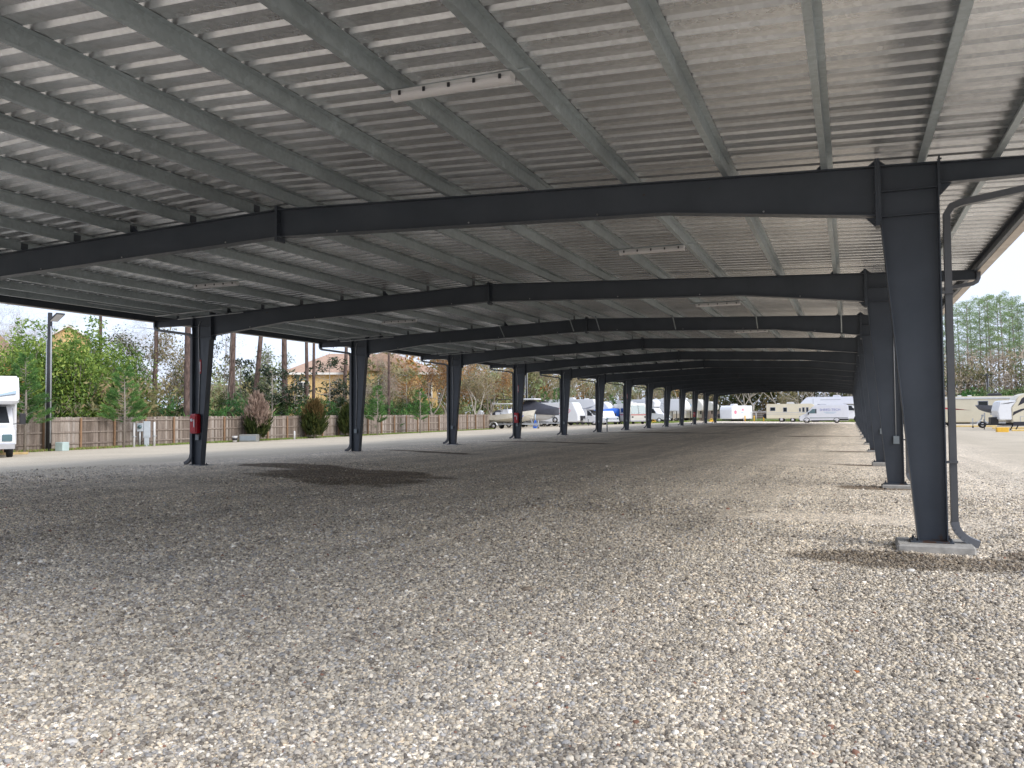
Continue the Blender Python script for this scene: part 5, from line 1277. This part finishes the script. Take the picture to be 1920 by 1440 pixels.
MB().cbox(0, .16, -w_/2, w_/2, .42, .6, .03).build('bumper', CHROME, t)
sidep(t, 'red_stripe', REDG, rect(-7.7, -.15, 1.32, 1.44), w_); sidep(t, 'window_band', GLASSD, rect(-2.0, -.55, 1.6, 2.35), w_); sidewin(t, -4.2, -2.9, 1.7, 2.3, w_); sidewin(t, -6.8, -5.2, 1.7, 2.3, w_)
wheel(t, -1.5, w_, .40); wheel(t, -5.6, w_, .40); ac(t, -3.5, 2.951, WHITEP); vent(t, -1.6, 2.951)
# box truck
t = thing('box_truck', 'white box truck with a long tall cargo box behind the striped motorhome', 'truck', (dir_at(1250, 131), 131, .12), R(-14))
truck_cab(t, 2.1, 0, WHITE, 1.45, 2.35, 3.0); MB().prism_xz([(-3.02, .75), (-3.02, 3.55), (-2.4, 3.65), (-2.4, 2.5), (-3.02, 2.45)] if False else [(-2.95, .85), (-2.95, 3.55), (-10.2, 3.55), (-10.2, .85)], -1.22, 1.22).build('cargo_box', COOLW, t, bevel=.03)
MB().prism_xz([(-2.94, 2.42), (-1.7, 2.5), (-1.5, 3.2), (-2.0, 3.6), (-2.94, 3.6)], -1.1, 1.1).build('wind_deflector', WHITE, t, bevel=.05)
wheel(t, -.85, 2.15, .46); wheel(t, -7.6, 2.4, .46); MB().box(-9.9, -2.9, -.45, .45, .55, .84).build('chassis', BLACKP, t)
# fifth wheels
fw = 'white fifth wheel trailers in the left row'
fifth_wheel('tall white fifth wheel trailer with grey curved swirls, right beside the box truck', dir_at(1288, 137), 137, R(-12), .15, 10, 3.75, mat=WHITE, group=fw, low=WARMW,
            graphics=[(GREYG, arc_band(-4.6, .9, 2.3, 2.38, 20, 110)), (GREYG, arc_band(-4.7, .8, 2.1, 2.14, 15, 105)), (GREYG, ell(-3.9, 1.65, .38, .22))])
fifth_wheel('off-white fifth wheel trailer with pale blue oval emblem and tan lower body', dir_at(1321, 145), 145, R(-12), .17, 10, 3.75, mat=WARMW, group=fw, low=TAN,
            graphics=[(LBLUEG, ell(-2.5, 2.7, .7, .38)), (GREYG, arc_band(-3.0, 3.2, 1.7, 1.76, 200, 300))])
fifth_wheel('shorter plain fifth wheel trailer with tan lower body, farthest in the left row', dir_at(1342, 150), 150, R(-12), .19, 9, 3.4, mat=WARMW, group=fw, low=TAN)
# white trailer with pink marks
t = travel_trailer('cargo_trailer', 'white enclosed trailer with two pink round marks near the far end of the canopy', dir_at(1360, 137.5), 137.5, R(-118), .18, 5.6, 2.55, 2.3, prof=[(0, .45), (0, 1.9), (-.12, 2.3), (-.4, 2.55), (-5.6, 2.55), (-5.6, .4)], floor=.4, axles=1)
for s_ in (1,): 
    sidep(t, 'pink_mark', PINK, ell(-.95, 1.5, .36, .30), 2.3, .012); sidep(t, 'pink_mark', PINK, [(-3.2, 1.75), (-2.6, 1.75), (-2.75, 2.0), (-3.1, 2.1)], 2.3, .012)
    sidep(t, 'lettering_block', LBLUEG, rect(-3.1, -2.5, 1.38, 1.5), 2.3, .012); sidep(t, 'vertical_panel', COOLW, rect(-1.9, -1.5, .6, 2.4), 2.3, .012)
ac(t, -2.2, 2.551, WHITEP, 1.2); MB().box(-2.5, -2.0, -1.25, -1.16, .5, .56).build('step', CHROME, t)
MB().lathe_y([(.2, -1.33), (.33, -1.31), (.36, -1.25), (.33, -1.17)], .05, .95, 18).build('spare_wheel', RUBBER, t)
# yellow valves / gas fittings
def yellow_thing(label, px, Y, z):
    t = thing('yellow_wheel_chock', label, 'wheel chock', (dir_at(px, Y), Y, z), R(20), 'yellow chocks under the parked trailers')
    MB().prism_xz([(-.5, 0), (.5, 0), (.3, .28), (-.1, .34)], -.15, .15).build('wedge', YEL, t); MB().tube([(-.3, 0, .3), (0, 0, .6), (.3, 0, .25)], .04, 6).build('handle', YEL, t)
yellow_thing('yellow chock on the ground left of the box truck wheel', 1225, 127, .13); yellow_thing('yellow chock behind the last but one left column', 1333, 133, .2)
# cream motorhome
t = thing('motorhome', 'long cream motorhome with brown pinstripes parked sideways at the far end', 'motorhome', (dir_at(1530, 137), 137, .1), R(0))
w_ = 2.4; L = 7.2
MB().prism_xz([(0, .5), (.1, 1.3), (-.3, 2.5), (-.6, 2.78), (-L, 2.78), (-L, .55)], -w_/2, w_/2).build('body', CREAMB, t, bevel=.07)
sidep(t, 'pinstripe', GREYG, rect(-L+.05, -.1, 1.40, 1.46), w_); sidep(t, 'lower_pinstripe', GREYG, rect(-L+.05, -.1, 1.18, 1.21), w_)
sidewin(t, -6.6, -5.9, 1.75, 2.25, w_); sidewin(t, -4.7, -4.2, 1.6, 2.2, w_); sidewin(t, -2.4, -2.2, 1.6, 2.1, w_); sidewin(t, -1.95, -1.65, 1.55, 2.2, w_); sidewin(t, -1.4, -1.1, 1.55, 2.2, w_)
ac(t, -3.7, 2.781, WHITEP, 1.2); vent(t, -5.5, 2.781); wheel(t, -1.5, w_, .40); wheel(t, -5.0, w_, .40); wheel(t, -3.4, w_, .36)
MB().lathe_y([(.2, -.13), (.33, -.11), (.36, -.05), (.33, .05), (.2, .1)], -L-.25, .95, 18).build('spare_wheel', RUBBER, t)
MB().box(-L-.02, -L+.0, -1, 1, .75, .95).build('rear_bumper', CHROME, t)
# white high-roof van with lettering
t = thing('delivery_van', 'white high-roof delivery van with blue lettering on its side at the far end', 'van', (dir_at(1498, 127.5), 127.5, .03), R(180))
w_ = 2.0
MB().prism_xz([(0, .32), (.02, .75), (-.12, 1.02), (-.95, 1.38), (-1.75, 2.25), (-2.25, 2.55), (-2.9, 2.62), (-6.35, 2.62), (-6.5, 2.4), (-6.55, .35)], -w_/2, w_/2).build('body', COOLW, t, bevel=.09)
MB().add([(-1.0, -w_/2+.14, 1.455), (-1.0, w_/2-.14, 1.455), (-1.72, w_/2-.22, 2.26), (-1.72, -w_/2+.22, 2.26)], [(0, 1, 2, 3)]).build('windscreen', GLASSD, t)
sidep(t, 'door_window', GLASSB, [(-2.15, 1.38), (-1.2, 1.38), (-1.78, 2.0), (-2.15, 2.0)], w_); sidep(t, 'quarter_window', GLASSD, [(-2.32, 1.38), (-2.17, 1.38), (-2.17, 2.0), (-2.32, 2.0)], w_, .014)
sidep(t, 'side_trim', GREYBOX, rect(-6.4, -1.4, .70, .80), w_); sidep(t, 'sill', BLACKP, rect(-4.6, -1.6, .34, .44), w_); sidep(t, 'rear_quarter_trim', BLACKP, rect(-6.5, -5.3, .4, .62), w_)
for s_ in (1, -1): MB().cbox(-1.35, -1.18, s_*(w_/2+.13)-.1, s_*(w_/2+.13)+.1, 1.22, 1.55, .03).build('mirror', BLACKP, t); MB().cbox(-.25, .0, s_*.78-.12, s_*.78+.12, .85, 1.02, .03).build('headlight', GLASSB, t)
MB().cbox(-.1, .08, -w_/2+.02, w_/2-.02, .3, .55, .04).build('bumper', BLACKP, t)
wheel(t, -1.0, w_+.03, .36); wheel(t, -4.95, w_+.03, .36)
sidep(t, 'wheel_arch', BLACKP, arc_band(-1.0, .36, .37, .44, 0, 180), w_, .02); sidep(t, 'wheel_arch', BLACKP, arc_band(-4.95, .36, .37, .44, 0, 180), w_, .02)
fc = bpy.data.curves.new('lettering', 'FONT'); fc.body = 'SHRED-TECH'; fc.size = .46; fc.align_x = 'CENTER'; fc.extrude = .004
fo = bpy.data.objects.new('lettering', fc); S.collection.objects.link(fo); bpy.context.view_layer.update()
me = bpy.data.meshes.new_from_object(fo.evaluated_get(bpy.context.evaluated_depsgraph_get())); bpy.data.objects.remove(fo)
me.materials.clear(); me.materials.append(paint('blue_lettering', (.20, .22, .50), .5))
o = ob('lettering', me, t, (-4.1, w_/2+.006, 1.72)); o.rotation_euler = (R(90), 0, R(180))
sidep(t, 'small_print', LBLUEG, rect(-4.9, -3.3, 1.50, 1.58), w_, .006, (1,)); sidep(t, 'small_print', LBLUEG, rect(-4.7, -3.5, 1.36, 1.42), w_, .006, (1,))
# big white super camper behind the van
t = thing('cab_over_camper', 'very tall white truck-based camper towering behind the delivery van', 'motorhome', (dir_at(1622, 138), 138, .03), R(-8))
truck_cab(t, 2.3, 0, WHITE, 1.7, 2.6, 3.0); wheel(t, -1.0, 2.4, .52); wheel(t, -7.2, 2.5, .5)
MB().prism_xz([(-2.9, .7), (-2.9, 2.75), (-1.2, 2.7), (-1.0, 3.0), (-1.3, 3.85), (-8.2, 3.85), (-9.2, 2.9), (-9.2, .7)], -1.25, 1.25).build('coach_body', COOLW, t, bevel=.07)
sidep(t, 'slide_outline', GREYG, rect(-6.2, -3.3, 3.38, 3.46), 2.5); sidep(t, 'slide_seal', GREYG, rect(-7.3, -7.22, 2.7, 3.6), 2.5); sidewin(t, -6.6, -5.4, 2.4, 2.72, 2.5)
ac(t, -4, 3.851, WHITEP, 1.1)

# right hand side: long cream fifth wheel, grey boat, black-graphic trailer
t = travel_trailer('travel_trailer', 'long cream trailer with a thin red swoosh, behind the first right column', dir_at(1915, 106), 106, R(0), -.13, 12.0, 3.3, 2.5, CREAMB, floor=.45)
for s_ in (1,): sidep(t, 'red_swoosh', REDG, swoosh(-9.3, 2.28, -5.2, 1.80, .16), 2.5); sidep(t, 'red_swoosh', SWOOSH, swoosh(-7.6, 2.05, -5.0, 1.78, .06), 2.5)
MB().box(-11.95, -.9, -1.29, -1.255, 3.06, 3.2).build('awning_roller', WHITEP, t); MB().box(-9.2, -1.0, -1.31, -1.295, 3.0, 3.05).build('awning_arm', GREYG, t)
MB().beam((-8.15, -1.28, 3.0), (-8.05, -1.28, .95), .05, .07).build('awning_arm', SWOOSH, t); sidewin(t, -4.3, -3.4, 2.1, 2.75, 2.5)
MB().cbox(-8.6, -7.4, -.4, .4, 3.301, 3.62, .1).build('air_conditioner', BLACKP, t); MB().cbox(-3.2, -1.9, -.4, .4, 3.301, 3.62, .1).build('air_conditioner', BLACKP, t); vent(t, -9.6, 3.301); vent(t, -6, 3.301); vent(t, -5, 3.301)
t = thing('grey_boat', 'small dark grey hulled boat with its pointed bow in front of the cream trailer', 'boat', (dir_at(1834, 96), 96, -.12), R(176))
hull('hull', t, 4.6, 1.8, 1.45, 2.15, paint('grey_hull', (.11, .12, .15), .5), .15)
tt_ = boat_trailer('galvanised trailer carrying the small grey boat', dir_at(1834, 96), 96, R(176), -.12, 4.4, 1.9, (.06,)); MB().beam((-.5, 0, .5), (-.5, 0, 1.5), .1, .1).build('bow_support', SILV, tt_)
for s_ in (1, -1): MB().box(-4.0, -1.0, s_*.4-.05, s_*.4+.05, 1.30, 1.45).build('bunk', SILV, tt_); MB().beam((-3.6, s_*.4, .6), (-3.6, s_*.4, 1.3), .07, .07).build('bunk_post', SILV, tt_)
t = travel_trailer('travel_trailer', 'cream travel trailer with bold black swooshes and white nose cap, right picture edge', dir_at(1866, 86), 86, R(184), -.13, 8.5, 3.25, 2.5, CREAMB, prof=[(-1.0, .62), (-.95, 2.0), (-1.5, 2.95), (-2.1, 3.2), (-3.0, 3.3), (-8.5, 3.3), (-8.5, .62)], floor=.55)
MB().prism_xz([(0.0, .9), (.12, 1.7), (-.05, 2.45), (-.30, 2.60), (-1.52, 2.60), (-.97, 2.0), (-.98, .9)], -1.24, 1.24).build('nose_cap', WHITE, t, bevel=.06)
for s_ in (1,):
    sidep(t, 'black_swoosh', SWOOSH, [(-1.45, 2.12), (-1.75, 2.75), (-2.3, 3.12), (-4.2, 3.22), (-4.2, 3.02), (-2.8, 2.8), (-2.0, 2.4)], 2.5)
    sidep(t, 'black_swoosh', SWOOSH, [(-1.02, 1.25), (-1.1, 1.6), (-1.7, 1.85), (-2.9, 2.12), (-1.9, 1.75), (-1.3, 1.45)], 2.5)
    sidep(t, 'black_swoosh', SWOOSH, [(-2.35, 1.55), (-2.7, 1.42), (-3.1, 1.45), (-3.5, 1.75), (-4.3, 2.1), (-3.2, 1.95)], 2.5); sidep(t, 'tan_swoosh', TAN, [(-3.0, 1.62), (-3.3, 1.55), (-4.2, 1.95), (-3.3, 1.85)], 2.5, .018)
    sidep(t, 'storage_door', GREYG, rect(-2.7, -1.6, .72, 1.22), 2.5); sidep(t, 'storage_door_skin', CREAMB, rect(-2.66, -1.64, .75, 1.18), 2.5, .018)
    sidep(t, 'black_skirt', SWOOSH, rect(-8.45, -1.05, .38, .74), 2.5, .02)
    sidep(t, 'black_swoosh', SWOOSH, swoosh(-1.45, 2.5, -.1, 2.3, .07), 2.48, .016)
MB().cbox(-.1, .5, -.5, .5, .55, 1.15, .05).build('gas_bottle_cover', BLACKP, t); tongue(t, -.1, 1.4, 1.3, .5)
for s_ in (1, -1): MB().beam((-1.3, s_*.9, .0), (-1.6, s_*.9, .6), .08, .08).build('stabiliser_leg', BLACKP, t)
ac(t, -4.4, 3.301, WHITEP, 1.1)
# yellow parking curbs
YC = paint('faded_yellow_concrete', (.66, .47, .16), .85, 0, .2, 3, .3)
for i, (x0, x1, y, nm) in enumerate(((10.2, 14.6, 104.2, 'long yellow curb in front of the long cream trailer'), (12.6, 18.0, 92.5, 'yellow curb behind the black-graphic trailer hitch'), (12.6, 19.5, 82.0, 'yellow curb in front of the black-graphic trailer'))):
    o = MB().cbox(x0, x1, y-.12, y+.12, -.15, .0, .03).build('parking_curb', YC); tag(o, nm, 'parking curb', 'yellow parking curbs on the right')
tag(MB().cbox(-.42, .42, -.25, .25, 0, .38, .03).build('yellow_block', YEL, None, (dir_at(1877, 78), 78, -.13), R(5)), 'bright yellow block on the ground under the trailer hitch', 'block')
t = thing('van', 'white van parked beyond the yellow curbs at the far right edge', 'van', (dir_at(1985, 96), 96, -.13), R(180)); truck_cab(t, 1.9, 0, WHITE, 1.2, 2.0, 4.5); wheel(t, -.9, 1.92, .36); wheel(t, -3.7, 1.92, .36)
# small litter on the gravel
def stone(label, px, py, r, mat, name='stone', sq=.6, lx=1.5):
    # lies on the lot a few metres away
    d_ = _r2*((px-960)/1595.9) + _f - _u2*((py-720)/1595.9); tt = 1.0
    for _ in range(40): X_ = d_.x*tt; tt = (gz(X_)-1.6)/d_.z
    bm = bmesh.new(); bmesh.ops.create_icosphere(bm, subdivisions=2, radius=r); rn = random.Random(px)
    for v in bm.verts: v.co = Vector((v.co.x*lx, v.co.y, v.co.z*sq))*rn.uniform(.85, 1.15)
    me = bpy.data.meshes.new(name); bm.to_mesh(me); bm.free(); me.materials.append(mat)
    for p in me.polygons: p.use_smooth = True
    tag(ob(name, me, None, (d_.x*tt, d_.y*tt, gz(d_.x*tt)+r*sq*.6), rn.uniform(0, 3)), label, name.replace('_', ' '))
WST = paint('white_stone', (.62, .60, .56), .8, 0, .1, 40); DST = paint('dark_debris', (.05, .045, .04), .8, 0, .2, 40); BST = paint('brown_stone', (.25, .20, .15), .8, 0, .2, 40); LFM = paint('dry_orange_leaf', (.48, .15, .04), .7, 0, .2, 40)
stone('large white stone in front of the nearest right column footing', 1708, 1072, .032, WST)
stone('brown flat stone on the gravel left of the picture centre line', 987, 1107, .035, BST)
stone('white flat stone right of the brown flat stone', 1081, 1118, .022, WST)
stone('pale stone near the lower left corner', 134, 1394, .024, WST)
stone('dark twig-like debris in the middle right gravel', 1528, 1107, .020, DST, 'debris', .5, 2.2)
stone('dark debris below the middle of the gravel', 1388, 1172, .018, DST, 'debris', .5, 2.0)
stone('small orange dry leaf on the gravel', 1605, 1260, .022, LFM, 'leaf', .25, 1.1)
stone('thin dark stick at the lower right', 1765, 1278, .016, DST, 'stick', .4, 3.5)
